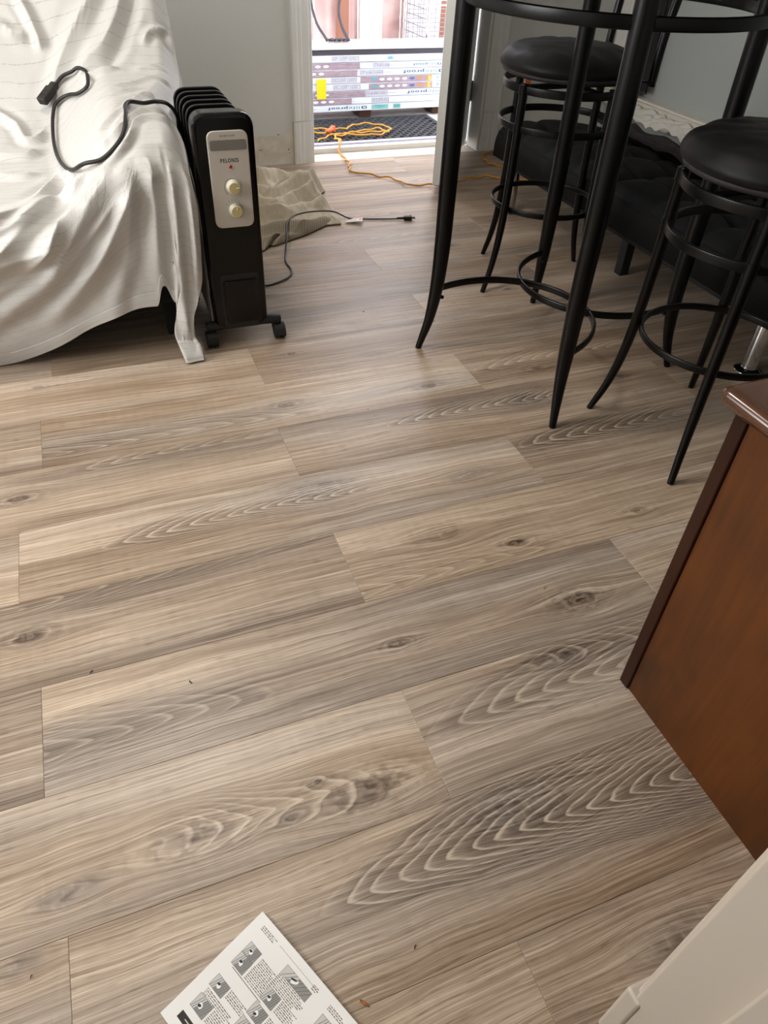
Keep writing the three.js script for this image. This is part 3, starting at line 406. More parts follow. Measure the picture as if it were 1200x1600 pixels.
// ------------------------------------------------------------------ sofa under a white sheet
{
  const t = thing('sofa', 'dark sofa mostly hidden beneath a white bed sheet', 'sofa');
  const m = mat(0x0d0c0c, 0.9);
  obj('seat_base', rbox(-0.9, 0.20, 0.12, 0.40, -2.85, -2.13, 0.02), m, t);
  obj('arm', rbox(0.09, 0.225, 0.13, 0.52, -2.85, -2.14, 0.03), m, t);
  obj('back', rbox(-0.9, 0.26, 0.12, 0.95, -3.2, -2.98, 0.04), m, t);
  for (const [x, z] of [[0.17, -2.2], [0.17, -2.95], [-0.85, -2.2], [-0.85, -2.95]]) obj('leg', rbox(x - 0.03, x + 0.03, 0, 0.1195, z - 0.03, z + 0.03, 0.004), m, t);
  obj('under_frame', rbox(-0.8, 0.12, 0.06, 0.1195, -2.8, -2.3, 0.004), m, t);
}
const FOLDS = [ // polyline on the cloth, height, width : ridges and creases
  [[[-0.02, 0.46, -2.045], [-0.11, 0.385, -2.04], [-0.2, 0.30, -2.03], [-0.3, 0.235, -2.03], [-0.4, 0.18, -2.035]], 0.02, 0.016],
  [[[0.06, 0.47, -2.035], [-0.02, 0.385, -2.03], [-0.11, 0.29, -2.03], [-0.2, 0.2, -2.025], [-0.28, 0.11, -2.02]], 0.015, 0.018],
  [[[0.0, 0.50, -2.13], [-0.09, 0.455, -2.12], [-0.19, 0.415, -2.07], [-0.30, 0.385, -2.05]], 0.016, 0.012],
  [[[0.119, 0.533, -2.037], [0.07, 0.445, -2.033], [0.005, 0.345, -2.03], [-0.066, 0.261, -2.026], [-0.142, 0.184, -2.02], [-0.223, 0.095, -2.02]], 0.03, 0.028],
  [[[0.059, 0.535, -2.054], [-0.011, 0.44, -2.039], [-0.093, 0.354, -2.034], [-0.191, 0.245, -2.025], [-0.304, 0.164, -2.03], [-0.42, 0.08, -2.04]], 0.032, 0.028],
  [[[0.032, 0.516, -2.061], [-0.087, 0.406, -2.054], [-0.185, 0.344, -2.033], [-0.261, 0.324, -2.032], [-0.4, 0.28, -2.03]], 0.03, 0.024],
  [[[0.05, 0.53, -2.09], [-0.02, 0.493, -2.103], [-0.141, 0.426, -2.078], [-0.25, 0.363, -2.035], [-0.38, 0.32, -2.03]], 0.026, 0.02],
  [[[-0.02, 0.50, -2.17], [-0.061, 0.473, -2.197], [-0.145, 0.448, -2.109], [-0.228, 0.428, -2.08], [-0.36, 0.41, -2.07]], 0.026, 0.02],
  [[[0.157, 0.56, -2.045], [0.152, 0.48, -2.03], [0.146, 0.405, -2.03], [0.125, 0.201, -2.018]], 0.018, 0.02],
  [[[0.10, 0.50, -2.04], [0.086, 0.436, -2.033], [0.059, 0.321, -2.028], [0.021, 0.234, -2.021], [-0.01, 0.14, -2.02]], 0.012, 0.022],
  [[[0.203, 0.56, -2.045], [0.203, 0.45, -2.03], [0.195, 0.3, -2.03], [0.185, 0.16, -2.012], [0.19, 0.05, -2.0]], 0.02, 0.016],
  [[[0.236, 0.55, -2.054], [0.243, 0.417, -2.032], [0.235, 0.26, -2.02], [0.22, 0.1, -2.0], [0.215, 0.02, -1.99]], 0.022, 0.014],
  [[[0.15, 0.84, -2.81], [0.116, 0.807, -2.786], [0.038, 0.717, -2.721], [-0.004, 0.657, -2.689], [-0.06, 0.57, -2.64]], 0.016, 0.022],
  [[[0.23, 0.84, -2.81], [0.197, 0.792, -2.773], [0.129, 0.707, -2.689], [0.075, 0.667, -2.65], [0.04, 0.63, -2.62]], 0.016, 0.022],
  [[[0.26, 0.82, -2.8], [0.21, 0.75, -2.73], [0.16, 0.69, -2.66], [0.12, 0.66, -2.62]], -0.012, 0.018],
  [[[-0.085, 0.82, -2.81], [-0.064, 0.772, -2.78], [-0.048, 0.714, -2.741], [-0.045, 0.693, -2.728]], 0.018, 0.014],
  [[[0.04, 0.575, -2.14], [0.068, 0.596, -2.169], [0.134, 0.623, -2.265], [0.2, 0.628, -2.383], [0.263, 0.623, -2.40]], 0.014, 0.012],
  [[[0.015, 0.539, -2.127], [0.107, 0.611, -2.123], [0.155, 0.62, -2.207], [0.209, 0.622, -2.243], [0.26, 0.61, -2.25]], 0.012, 0.011],
  [[[0.037, 0.526, -2.064], [0.114, 0.591, -2.08], [0.154, 0.617, -2.155], [0.195, 0.618, -2.173], [0.255, 0.60, -2.175]], 0.013, 0.010],
  [[[0.05, 0.56, -2.10], [0.12, 0.618, -2.19], [0.165, 0.625, -2.30], [0.24, 0.62, -2.33]], 0.010, 0.010],
  [[[0.24, 0.70, -2.69], [0.269, 0.73, -2.715], [0.299, 0.738, -2.728], [0.328, 0.718, -2.741], [0.339, 0.681, -2.715]], 0.014, 0.012],
  [[[0.04, 0.62, -2.60], [0.07, 0.639, -2.598], [0.111, 0.655, -2.598], [0.16, 0.658, -2.605]], 0.014, 0.012],
  [[[-0.24, 0.56, -2.64], [-0.204, 0.545, -2.618], [-0.166, 0.523, -2.585], [-0.142, 0.493, -2.52], [-0.113, 0.495, -2.527], [-0.086, 0.517, -2.572]], 0.018, 0.014],
  [[[-0.2, 0.77, -2.78], [-0.145, 0.749, -2.767], [-0.111, 0.728, -2.754], [-0.065, 0.731, -2.754]], 0.014, 0.014],
  [[[-0.30, 0.49, -2.48], [-0.22, 0.478, -2.43], [-0.15, 0.478, -2.42], [-0.11, 0.485, -2.46]], 0.016, 0.014],
  [[[-0.32, 0.475, -2.36], [-0.24, 0.47, -2.30], [-0.17, 0.468, -2.27], [-0.12, 0.47, -2.29]], 0.014, 0.014],
  [[[0.06, 0.60, -2.40], [0.12, 0.625, -2.42], [0.2, 0.63, -2.47]], 0.009, 0.010],
  [[[0.08, 0.62, -2.48], [0.15, 0.635, -2.50], [0.24, 0.64, -2.55], [0.3, 0.62, -2.56]], 0.010, 0.010],
  [[[0.2, 0.66, -2.60], [0.25, 0.66, -2.61], [0.3, 0.64, -2.62]], 0.010, 0.009],
].map(([pts, a, w]) => { const c = spline(pts, 60); let x0 = 9, x1 = -9, y0 = 9, y1 = -9, z0 = 9, z1 = -9; for (const q of c) { x0 = Math.min(x0, q.x); x1 = Math.max(x1, q.x); y0 = Math.min(y0, q.y); y1 = Math.max(y1, q.y); z0 = Math.min(z0, q.z); z1 = Math.max(z1, q.z); } const m = w * 3.2; return { c, a, w, b: [x0 - m, x1 + m, y0 - m, y1 + m, z0 - m, z1 + m] }; });
function foldHeight(x, y, z) {
  let h = 0;
  for (const f of FOLDS) {
    const b = f.b; if (x < b[0] || x > b[1] || y < b[2] || y > b[3] || z < b[4] || z > b[5]) continue;
    let best = 1e9, at = 0; for (let i = 0; i < f.c.length; i++) { const q = f.c[i], d = (q.x - x) ** 2 + (q.y - y) ** 2 + (q.z - z) ** 2; if (d < best) { best = d; at = i; } }
    const d = Math.sqrt(best) / f.w, s = at / (f.c.length - 1), taper = Math.min(1, Math.min(s, 1 - s) * 5 + 0.12);
    h += f.a * taper * 1.12 * (Math.exp(-Math.pow(d, 1.2) * 1.15) - 0.26 * Math.exp(-(d - 1.8) * (d - 1.8) * 1.3));
  }
  return h;
}
const SNA = 340, SNB = 300;
const warpA = (i) => { const t = i / SNA; return t < 0.10 ? t / 0.10 * 0.40 : 0.40 + (t - 0.10) / 0.90 * 0.60; };   // fine cells where the sheet is in view
function sheetPoint(a, b) {
  const e = 0.003, q = sheetBase(a, b), qa = sheetBase(Math.min(1, a + e), b), qb = sheetBase(a, Math.min(1, b + e)), pa = sheetBase(Math.max(0, a - e), b), pb = sheetBase(a, Math.max(0, b - e));
  const A = V(qa[0] - pa[0], qa[1] - pa[1], qa[2] - pa[2]), B = V(qb[0] - pb[0], qb[1] - pb[1], qb[2] - pb[2]), n = B.cross(A).normalize();
  if (n.lengthSq() < 0.5) n.set(0, 1, 0);
  const [x, y, z] = q;
  let h = foldHeight(x, y, z);
  h += 0.006 * (fbm(x * 5 + 3, (y - z) * 5 + 5) - 0.5) + 0.0022 * (noise(x * 30 + (y + z) * 24, (y - z) * 12) - 0.5) * sstep(0.02, 0.12, y);
  // softly gathered drop over the front of the seat
  if (b > B_EDGE) { const s = (b - B_EDGE) / (1 - B_EDGE); h += s * 0.004 * Math.sin(x * 28 + 2 * Math.sin(x * 9) + s * 2); }
  const ground = 0.003;
  const P = V(x, y, z).addScaledVector(n, h); if (P.y < ground) P.y = ground + 0.0008 * Math.sin(P.x * 90); return P;
}
const sheetTex = dataTex(1024, 1024, (u, v, x, y) => {                   // off white cotton with fine dotted pin stripes
  const w = 6 * (noise(x * 0.02, y * 0.01) - 0.5), line = ((y + w) % 41), dots = (noise(x * 0.45, Math.floor((y + w) / 41) * 7) > 0.26) ? 1 : 0;
  const s = line < 2.6 ? 32 * dots * (0.5 + 0.5 * noise(x * 0.9, y)) : 0, n = 6 * (noise(x * 0.8, y * 0.8) - 0.5) + 5 * (fbm(u * 9, v * 9) - 0.5);
  return [192 + n - s, 190 + n - s, 186 + n - s];
});
const weave = dataTex(256, 256, (u, v, x, y) => { const n = 120 + 30 * Math.sin(x * 1.57) * Math.sin(y * 1.57) + 60 * (noise(x * 0.2, y * 0.2) - 0.5); return [n, n, n]; }, false);
weave.repeat.set(3, 3);
{
  const pos = [], uv = [], idx = [];
  for (let j = 0; j <= SNB; j++) { let len = 0, prev = null; for (let i = 0; i <= SNA; i++) { const P = sheetPoint(warpA(i), j / SNB); pos.push(P.x, P.y, P.z); uv.push(warpA(i) * 1.25 / 0.62, j / SNB * 1.5 / 0.62); } }
  for (let j = 0; j < SNB; j++) for (let i = 0; i < SNA; i++) { const a = j * (SNA + 1) + i, b = a + 1, c = a + SNA + 1, d = c + 1; idx.push(a, c, b, b, c, d); }
  const g = new THREE.BufferGeometry(); g.setAttribute('position', new THREE.Float32BufferAttribute(pos, 3)); g.setAttribute('uv', new THREE.Float32BufferAttribute(uv, 2)); g.setIndex(idx); g.computeVertexNormals();
  const t = thing('bed_sheet', 'white pinstriped bed sheet draped in folds over the sofa beside the heater', 'sheet');
  const cm = phys(0xffffff, 0.5, { map: sheetTex, sheen: 0.3, sheenRoughness: 0.5, bumpMap: weave, bumpScale: 0.00025, side: THREE.DoubleSide });
  obj('cloth', g, cm, t);
  // stitched hem: a band of its own along the lower edge
  const hp = [], hi = [], hu = []; let n = 0;
  for (let i = 60; i <= SNA * 0.86; i++) { const a = warpA(i); for (let k = 0; k < 4; k++) { const b = 1 - 0.035 * (k === 0 ? 1 : k === 3 ? 0 : k === 1 ? 0.97 : 0.03); const P = sheetPoint(a, b); P.z += k === 0 ? 0.0005 : k === 3 ? 0.0008 : 0.0028; P.y = Math.max(P.y, 0.004); hp.push(P.x, P.y, P.z); hu.push(a * 2, b * 2.4); } n++; }
  for (let i = 0; i < n - 1; i++) for (let k = 0; k < 3; k++) { const a = i * 4 + k; hi.push(a, a + 1, a + 4, a + 1, a + 5, a + 4); }
  const hg = new THREE.BufferGeometry(); hg.setAttribute('position', new THREE.Float32BufferAttribute(hp, 3)); hg.setAttribute('uv', new THREE.Float32BufferAttribute(hu, 2)); hg.setIndex(hi); hg.computeVertexNormals();
  obj('hem', hg, cm, t);
}
{ // black extension cord lying on the sheet
  const C = [[-0.029, 0.6, -2.65], [-0.006, 0.621, -2.657], [0.023, 0.636, -2.65], [0.04, 0.643, -2.644], [0.061, 0.641, -2.618], [0.063, 0.63, -2.585], [0.055, 0.614, -2.553], [0.027, 0.595, -2.566], [0.002, 0.586, -2.598], [-0.02, 0.576, -2.611], [-0.043, 0.56, -2.611], [-0.057, 0.536, -2.585], [-0.068, 0.501, -2.52], [-0.068, 0.483, -2.39], [-0.054, 0.483, -2.265], [-0.031, 0.495, -2.164], [0.002, 0.516, -2.103], [0.043, 0.541, -2.085], [0.086, 0.572, -2.085], [0.11, 0.597, -2.10], [0.127, 0.618, -2.16], [0.136, 0.622, -2.238], [0.151, 0.623, -2.265], [0.186, 0.624, -2.276], [0.22, 0.624, -2.288], [0.248, 0.618, -2.288], [0.272, 0.585, -2.31], [0.287, 0.5, -2.33]];
  const t = thing('extension_cord', 'black extension cord looping across the white sheet to the heater', 'cord');
  const lift = C.map(([x, y, z], i) => [x, y + 0.011 + Math.max(0, foldHeight(x, y, z)) * 1.15, z + 0.005]);
  obj('cable', sweep(spline(lift, 260), circle(0.0052, 10)), mat(0x17130f, 0.5), t);
  const s = new THREE.Group(); const k = obj('socket', [rbox(-0.015, 0.015, -0.011, 0.011, -0.03, 0.03, 0.004), rbox(-0.011, 0.011, -0.009, 0.009, 0.028, 0.05, 0.004)], mat(0x1d1713, 0.55), t);
  k.position.set(-0.062, 0.592, -2.622); k.lookAt(-0.022, 0.622, -2.665); 
  for (const [a, b] of [[-0.005, -0.012], [0.005, -0.012], [0, 0.006]]) obj('socket_slot', rbox(a - 0.0012, a + 0.0012, 0.0105, 0.0114, b - 0.004, b + 0.004, 0.0003, 2), M.dark, k);
}
// ------------------------------------------------------------------ oil-filled radiator
{
  const t = thing('oil_heater', 'black oil-filled radiator heater on castors with silver control panel', 'heater');
  const x0 = 0.274, x1 = 0.437, zf = -2.05, y0 = 0.052, y1 = 0.652, xm = (x0 + x1) / 2;
  const gloss = phys(0x030303, 0.16, { specularIntensity: 0.6 }), fin = phys(0x030303, 0.3, { specularIntensity: 0.6 });
  // front housing: rounded slab
  const slab = (a, b, c, d, r, depth, bev) => { const s = new THREE.Shape(); s.moveTo(a + r, c); s.lineTo(b - r, c); s.quadraticCurveTo(b, c, b, c + r); s.lineTo(b, d - r); s.quadraticCurveTo(b, d, b - r, d); s.lineTo(a + r, d); s.quadraticCurveTo(a, d, a, d - r); s.lineTo(a, c + r); s.quadraticCurveTo(a, c, a + r, c); return new THREE.ExtrudeGeometry(s, { depth, bevelEnabled: bev > 0, bevelSize: bev, bevelThickness: bev, bevelSegments: 4, curveSegments: 8 }); };
  const h = slab(x0 + 0.012, x1 - 0.012, y0 + 0.012, y1 - 0.012, 0.026, 0.034, 0.012); h.translate(0, 0, zf - 0.046); const house = obj('housing', h, gloss, t);
  for (let k = 0; k < 6; k++) {
    const f = slab(x0 + 0.012, x1 - 0.010, 0.075, 0.637, 0.035, 0.007, 0.003); f.translate(0, 0, -2.158 - k * 0.0535); const p = obj('fin', f, fin, t);
    for (const x of [0.316, 0.395]) obj('fin_rib', rbox(x - 0.014, x + 0.014, 0.09, 0.62, -2.166 - k * 0.0535, -2.143 - k * 0.0535, 0.008), fin, p);
  }
  for (const y of [0.12, 0.59]) { const c = new THREE.CylinderGeometry(0.018, 0.018, 0.35, 16); c.rotateX(Math.PI / 2); c.translate(xm, y, -2.26); obj('oil_pipe', c, fin, t); }
  // silver control plate with handle pocket, lettering and dials
  const plateTex = canvasTex(512, 1024, (x, w, hh) => {
    x.fillStyle = '#b9b3a8'; x.fillRect(0, 0, w, hh);
    x.fillStyle = '#141414'; x.textAlign = 'center'; x.font = 'bold 58px sans-serif'; x.fillText('PELONIS', 256, 318);
    x.fillStyle = '#55524c'; x.font = 'bold 26px sans-serif'; x.fillText('DO NOT COVER', 256, 60);
    x.strokeStyle = '#4a4843'; x.lineWidth = 5; x.beginPath(); x.arc(250, 578, 92, 2.2, 6.3); x.stroke();
    for (const a of [-2.5, -2.1, -1.7, -1.3, -0.9]) { x.beginPath(); x.moveTo(256 + 98 * Math.cos(a), 826 + 98 * Math.sin(a)); x.lineTo(256 + 122 * Math.cos(a), 826 + 122 * Math.sin(a)); x.stroke(); }
    x.font = '30px sans-serif'; x.fillText('✱', 150, 690); x.fillText('o', 352, 690);
  });
  const px0 = 0.309, px1 = 0.417, py0 = 0.364, py1 = 0.612;
  const pg = slab(px0 + 0.002, px1 - 0.002, py0 + 0.002, py1 - 0.002, 0.019, 0.003, 0.002); pg.translate(0, 0, zf + 0.0005);
  { const p = pg.attributes.position, u = pg.attributes.uv; for (let i = 0; i < p.count; i++) u.setXY(i, (p.getX(i) - px0) / (px1 - px0), (p.getY(i) - py0) / (py1 - py0)); }
  const plate = obj('control_plate', pg, mat(0xffffff, 0.38, { map: plateTex, metalness: 0.15 }), t); plate.userData = { label: 'silver control plate with brand lettering' };
  obj('handle_pocket', slab(px0 + 0.006, px1 - 0.006, 0.566, 0.590, 0.006, 0.0012, 0.0006).translate(0, 0, zf + 0.005), mat(0x6f6b64, 0.5), plate);
  { const l = new THREE.SphereGeometry(0.0048, 16, 10); l.scale(1, 1, 0.6); l.translate(0.3635, 0.5245, zf + 0.006); obj('indicator_light', l, phys(0x9c1410, 0.25, { clearcoat: 1 }), plate); }
  for (const [cx, cy, a] of [[0.3665, 0.4735, 0.1], [0.3675, 0.4115, 1.5]]) {
    const k = lathe([[0.019, 0], [0.0188, 0.004], [0.0165, 0.006], [0.0162, 0.017], [0.0150, 0.0185], [0, 0.0185]], 32); k.rotateX(Math.PI / 2); k.translate(cx, cy, zf + 0.005);
    const d = obj('dial', k, mat(0xc9c3b4, 0.35), t); d.userData = { label: 'round silver dial with beige face' };
    const f = new THREE.CylinderGeometry(0.0142, 0.0142, 0.0012, 32); f.rotateX(Math.PI / 2); f.translate(cx, cy, zf + 0.0241); obj('dial_face', f, mat(0xb3a36f, 0.5), d);
    const m = rbox(0.004, 0.0135, -0.0006, 0.0006, 0, 0.0012, 0.0003, 2); m.rotateZ(a); m.translate(cx, cy, zf + 0.0245); obj('pointer', m, mat(0xf2efe4, 0.5), d);
  }
  // cord storage door in the lower front
  obj('storage_recess', slab(0.304, 0.416, 0.072, 0.226, 0.012, 0.0014, 0.0005).translate(0, 0, zf - 0.001), mat(0x030303, 0.5), house);
  obj('storage_door', slab(0.313, 0.410, 0.078, 0.206, 0.006, 0.004, 0.002).translate(0, 0, zf + 0.001), gloss, house);
  // feet: cross bars with twin castors
  for (const z of [-2.065, -2.40]) {
    const f = obj('foot_bar', [sweep([V(0.246, 0.062, z), V(0.262, 0.064, z), V(0.356, 0.066, z), V(0.45, 0.064, z), V(0.478, 0.060, z)], circle(0.0145, 12), { up: V(0, 0, 1) }), rbox(0.30, 0.41, 0.055, 0.085, z - 0.018, z + 0.018, 0.006)], M.blackSoft, t);
    for (const x of [0.258, 0.472]) {
      const wheels = [-0.0095, 0.0095].map((o) => { const c = new THREE.CylinderGeometry(0.0225, 0.0225, 0.013, 24); c.rotateZ(Math.PI / 2); c.translate(x + o, 0.0225, z + 0.004); return obj('castor_wheel', c, mat(0x111112, 0.45), t); }), c = wheels[0];
      const hood = new THREE.CylinderGeometry(0.026, 0.026, 0.034, 20, 1, false, -0.4, 3.4); hood.rotateZ(Math.PI / 2); hood.translate(x, 0.0232, z + 0.003); obj('castor_hood', [hood, rbox(x - 0.008, x + 0.008, 0.043, 0.056, z - 0.008, z + 0.008, 0.003)], M.blackSoft, c);
    }
  }
  // mains cord along the floor, with plug and warning tag
  const cd = thing('heater_cord', 'black mains cord of the heater trailing over the towels to its plug', 'cord');
  const pts = [[0.437, 0.10, -2.40], [0.46, 0.05, -2.42], [0.519, 0.006, -2.438], [0.584, 0.005, -2.46], [0.628, 0.005, -2.499], [0.644, 0.005, -2.549], [0.643, 0.005, -2.617], [0.66, 0.006, -2.69], [0.69, 0.04, -2.775], [0.715, 0.062, -2.86], [0.77, 0.066, -2.93], [0.86, 0.062, -2.965], [0.95, 0.05, -2.975], [1.02, 0.014, -2.985], [1.075, 0.006, -2.985], [1.179, 0.005, -2.96], [1.25, 0.007, -2.940]];
  obj('cable', sweep(spline(pts, 220), bar(0.0075, 0.0055, 0.002)), mat(0x0f0f10, 0.5), cd);
  const pl = obj('plug', [rbox(-0.011, 0.011, 0, 0.017, -0.003, 0.028, 0.004), sweep([V(0, 0.008, -0.003), V(0, 0.008, -0.035)], circle(0.006, 10), { scale: (s) => 1 - 0.4 * s }), rbox(-0.014, 0.014, -0.001, 0.019, 0.026, 0.031, 0.002)], mat(0x0c0c0c, 0.5), cd);
  pl.position.set(1.264, 0.0005, -2.938); pl.rotation.y = Math.PI / 2 - 0.25;
  for (const o of [-0.00675, 0.00675]) obj('prong', rbox(o - 0.00075, o + 0.00075, 0.0065, 0.0125, 0.031, 0.047, 0.0005, 2), M.steel, pl);
  const tg = new THREE.BoxGeometry(0.07, 0.0008, 0.045, 12, 1, 4); { const p = tg.attributes.position; for (let i = 0; i < p.count; i++) p.setY(i, p.getY(i) + 0.004 + 0.003 * Math.sin(p.getX(i) * 40)); tg.computeVertexNormals(); }
  const tgm = obj('warning_tag', tg, mat(0xffffff, 0.6, { map: canvasTex(256, 160, (x) => { x.fillStyle = '#efeae0'; x.fillRect(0, 0, 256, 160); x.fillStyle = '#d8866a'; x.fillRect(6, 8, 244, 22); x.fillStyle = '#8f8a80'; for (let i = 0; i < 10; i++) x.fillRect(14, 40 + i * 11, 160 + 40 * Math.sin(i * 3), 4); x.fillStyle = '#d8866a'; x.fillRect(205, 44, 40, 60); }) }), cd);
  tgm.position.set(1.04, 0.008, -2.965); tgm.rotation.y = -0.35;
}
// ------------------------------------------------------------------ bar table and stools
const iron = phys(0x040404, 0.32, { specularIntensity: 0.5 });
{
  const c = [1.232, 0, -1.696], t = thing('bar_table', 'tall round bar table with black metal legs and hoop', 'table', c);
  const feet = [[-0.353, -0.168], [-0.176, 0.358], [0.171, -0.358], [0.357, 0.169]], RL = [[0, 0.395, 0.0095], [0.04, 0.384, 0.0115], [0.1, 0.368, 0.015], [0.2, 0.354, 0.020], [0.32, 0.348, 0.0232], [0.5, 0.348, 0.0245], [0.75, 0.347, 0.0245], [1.0, 0.345, 0.0245]];
  const legs = feet.map(([x, z]) => {
    const l = Math.hypot(x, z), d = [x / l, z / l];
    const P = spline(RL.map(([y, r]) => [d[0] * r, y, d[1] * r]), 60), RR = new THREE.CatmullRomCurve3(RL.map(([y, r, w]) => V(w, 0, 0)), false, 'centripetal');
    const rad = (s) => { const y = P[Math.round(s * 60)].y; for (let i = 0; i < RL.length - 1; i++) if (y <= RL[i + 1][0]) return lerp(RL[i][2], RL[i + 1][2], Math.max(0, (y - RL[i][0]) / (RL[i + 1][0] - RL[i][0]))); return 0.0245; };
    obj('leg', sweep(P, circle(1, 18), { up: V(-d[1], 0, d[0]), scale: rad }), iron, t); return d;
  });
  obj('hoop', sweep(ringPts(0, 0.925, 0, 0.347, 80), bar(0.012, 0.026, 0.003), { closed: true }), iron, t);
  const arc = (a, b) => { // half hoop from leg to leg, bulging past the middle of the table
    const A = [legs[a][0] * 0.352, legs[a][1] * 0.352], B = [legs[b][0] * 0.352, legs[b][1] * 0.352], m = [(A[0] + B[0]) / 2, (A[1] + B[1]) / 2], hx = (A[0] - B[0]) / 2, hz = (A[1] - B[1]) / 2, ml = Math.hypot(...m), n = [-m[0] / ml, -m[1] / ml], P = [];
    for (let i = 0; i <= 60; i++) { const s = i / 60 * Math.PI, k = 0.29 * Math.pow(Math.sin(s), 0.9); P.push(V(m[0] + hx * Math.cos(s) + n[0] * k, 0.2, m[1] + hz * Math.cos(s) + n[1] * k)); }
    const o = obj('stretcher', sweep(P, bar(0.010, 0.020, 0.003)), iron, t);
    for (const q of [A, B]) { const s = new THREE.SphereGeometry(0.006, 10, 8); const l = Math.hypot(...q); s.translate(q[0] * (1 - 0.018 / l) , 0.175, q[1] * (1 - 0.018 / l)); obj('bolt', s, iron, o); }
  };
  arc(0, 1); arc(3, 2);
  obj('table_top', lathe([[0, 1.0005], [0.448, 1.0005], [0.455, 1.004], [0.455, 1.009], [0.448, 1.0125], [0, 1.0125]], 64), phys(0x120e0c, 0.25, { clearcoat: 0.5 }), t);
}
const suede = phys(0xffffff, 0.55, { map: dataTex(256, 256, (u, v) => { const n = fbm(u * 6, v * 6), f = noise(u * 90, v * 90), s = Math.max(0, fbm(u * 3 + 8, v * 4) - 0.5) * 2; const l = 15 + 11 * (n - 0.5) + 4 * (f - 0.5) + 16 * s; return [l * 1.06, l * 0.95, l]; }), specularIntensity: 0.45, sheen: 0.08, sheenRoughness: 0.4, sheenColor: new THREE.Color(0.5, 0.45, 0.48) });
function stool(label, at, turn, backTurn, seed) {
  const t = thing('bar_stool', label, 'stool', at, 0, 'black swivel stools at the bar table');
  const RL = [[0, 0.258, 0.0085], [0.03, 0.248, 0.0095], [0.08, 0.232, 0.0105], [0.16, 0.215, 0.012], [0.27, 0.203, 0.0132], [0.42, 0.197, 0.0138], [0.66, 0.194, 0.0138]];
  for (let k = 0; k < 4; k++) {
    const a = turn + k * Math.PI / 2, d = [Math.cos(a), Math.sin(a)], P = spline(RL.map(([y, r]) => [d[0] * r, y, d[1] * r]), 50);
    const rad = (s) => { const y = P[Math.round(s * 50)].y; for (let i = 0; i < RL.length - 1; i++) if (y <= RL[i + 1][0]) return lerp(RL[i][2], RL[i + 1][2], Math.max(0, (y - RL[i][0]) / (RL[i + 1][0] - RL[i][0]))); return 0.0138; };
    const l = obj('leg', sweep(P, circle(1, 14), { up: V(-d[1], 0, d[0]), scale: rad }), iron, t);
    for (const y of [0.535, 0.645]) { const c = new THREE.CylinderGeometry(0.0155, 0.0155, 0.026, 14); c.translate(d[0] * 0.195, y, d[1] * 0.195); obj('collar', c, iron, l); }
  }
  for (const [y, r, h] of [[0.282, 0.186, 0.018], [0.535, 0.196, 0.022], [0.645, 0.196, 0.024]]) obj(y < 0.3 ? 'foot_ring' : 'frame_ring', sweep(ringPts(0, y, 0, r, 60), bar(0.009, h, 0.0025), { closed: true }), iron, t);
  obj('swivel', [rbox(-0.19, 0.19, 0.632, 0.645, -0.015, 0.015, 0.003, 2), rbox(-0.015, 0.015, 0.6455, 0.656, -0.19, 0.19, 0.003, 2), new THREE.CylinderGeometry(0.045, 0.05, 0.022, 24).translate(0, 0.662, 0)], iron, t);
  // cushion: slightly lumpy round pad over a plain rim
  const prof = [[0, 0.757], [0.06, 0.757], [0.12, 0.754], [0.165, 0.747], [0.195, 0.735], [0.212, 0.716], [0.216, 0.702], [0.210, 0.690], [0.196, 0.683]];
  const g = lathe(spline(prof.map(([r, y]) => [r, y, 0]), 28).map((p) => [Math.max(0, p.x), p.y]), 72); { const p = g.attributes.position; for (let i = 0; i < p.count; i++) { const x = p.getX(i), y = p.getY(i), z = p.getZ(i), a = Math.atan2(z, x), r = Math.hypot(x, z), k = 1 + 0.012 * Math.sin(a * 5 + seed) * sstep(0.1, 0.2, r) + 0.008 * (noise(a * 9 + 20, y * 60 + seed) - 0.5); p.setXYZ(i, x * k, y + 0.010 * (fbm(x * 12 + seed, z * 12 + 3) - 0.5) * sstep(0.69, 0.72, y) + 0.004 * Math.sin(x * 70 + 6 * noise(z * 20, seed)) * sstep(0.05, 0.2, r) * sstep(0.7, 0.74, y) * 0.5, z * k); } g.computeVertexNormals(); }
  const seat = obj('seat', g, suede, t); seat.userData = { label: 'round dark suede seat cushion' };
  obj('seat_rim', lathe([[0.10, 0.674], [0.196, 0.674], [0.206, 0.679], [0.207, 0.688], [0.198, 0.694], [0.10, 0.694]], 56), mat(0x1d181a, 0.7), seat);
  // backrest: two posts on a bracket, arched rails above
  const b = [Math.cos(backTurn), Math.sin(backTurn)], s = [-b[1], b[0]];
  const post = (o) => [[b[0] * 0.232 + s[0] * o, 0.655, b[1] * 0.232 + s[1] * o], [b[0] * 0.240 + s[0] * o, 0.80, b[1] * 0.240 + s[1] * o], [b[0] * 0.262 + s[0] * o * 1.05, 0.95, b[1] * 0.262 + s[1] * o * 1.05], [b[0] * 0.29 + s[0] * o * 1.1, 1.08, b[1] * 0.29 + s[1] * o * 1.1]];
  for (const o of [-0.135, 0.135]) { const p = obj('back_post', sweep(spline(post(o), 40), circle(0.0135, 14), { up: V(s[0], 0, s[1]) }), iron, t); obj('back_bracket', sweep([V(b[0] * 0.10 + s[0] * o * 0.6, 0.668, b[1] * 0.10 + s[1] * o * 0.6), V(b[0] * 0.228 + s[0] * o, 0.668, b[1] * 0.228 + s[1] * o)], bar(0.022, 0.006, 0.002)), iron, p); }
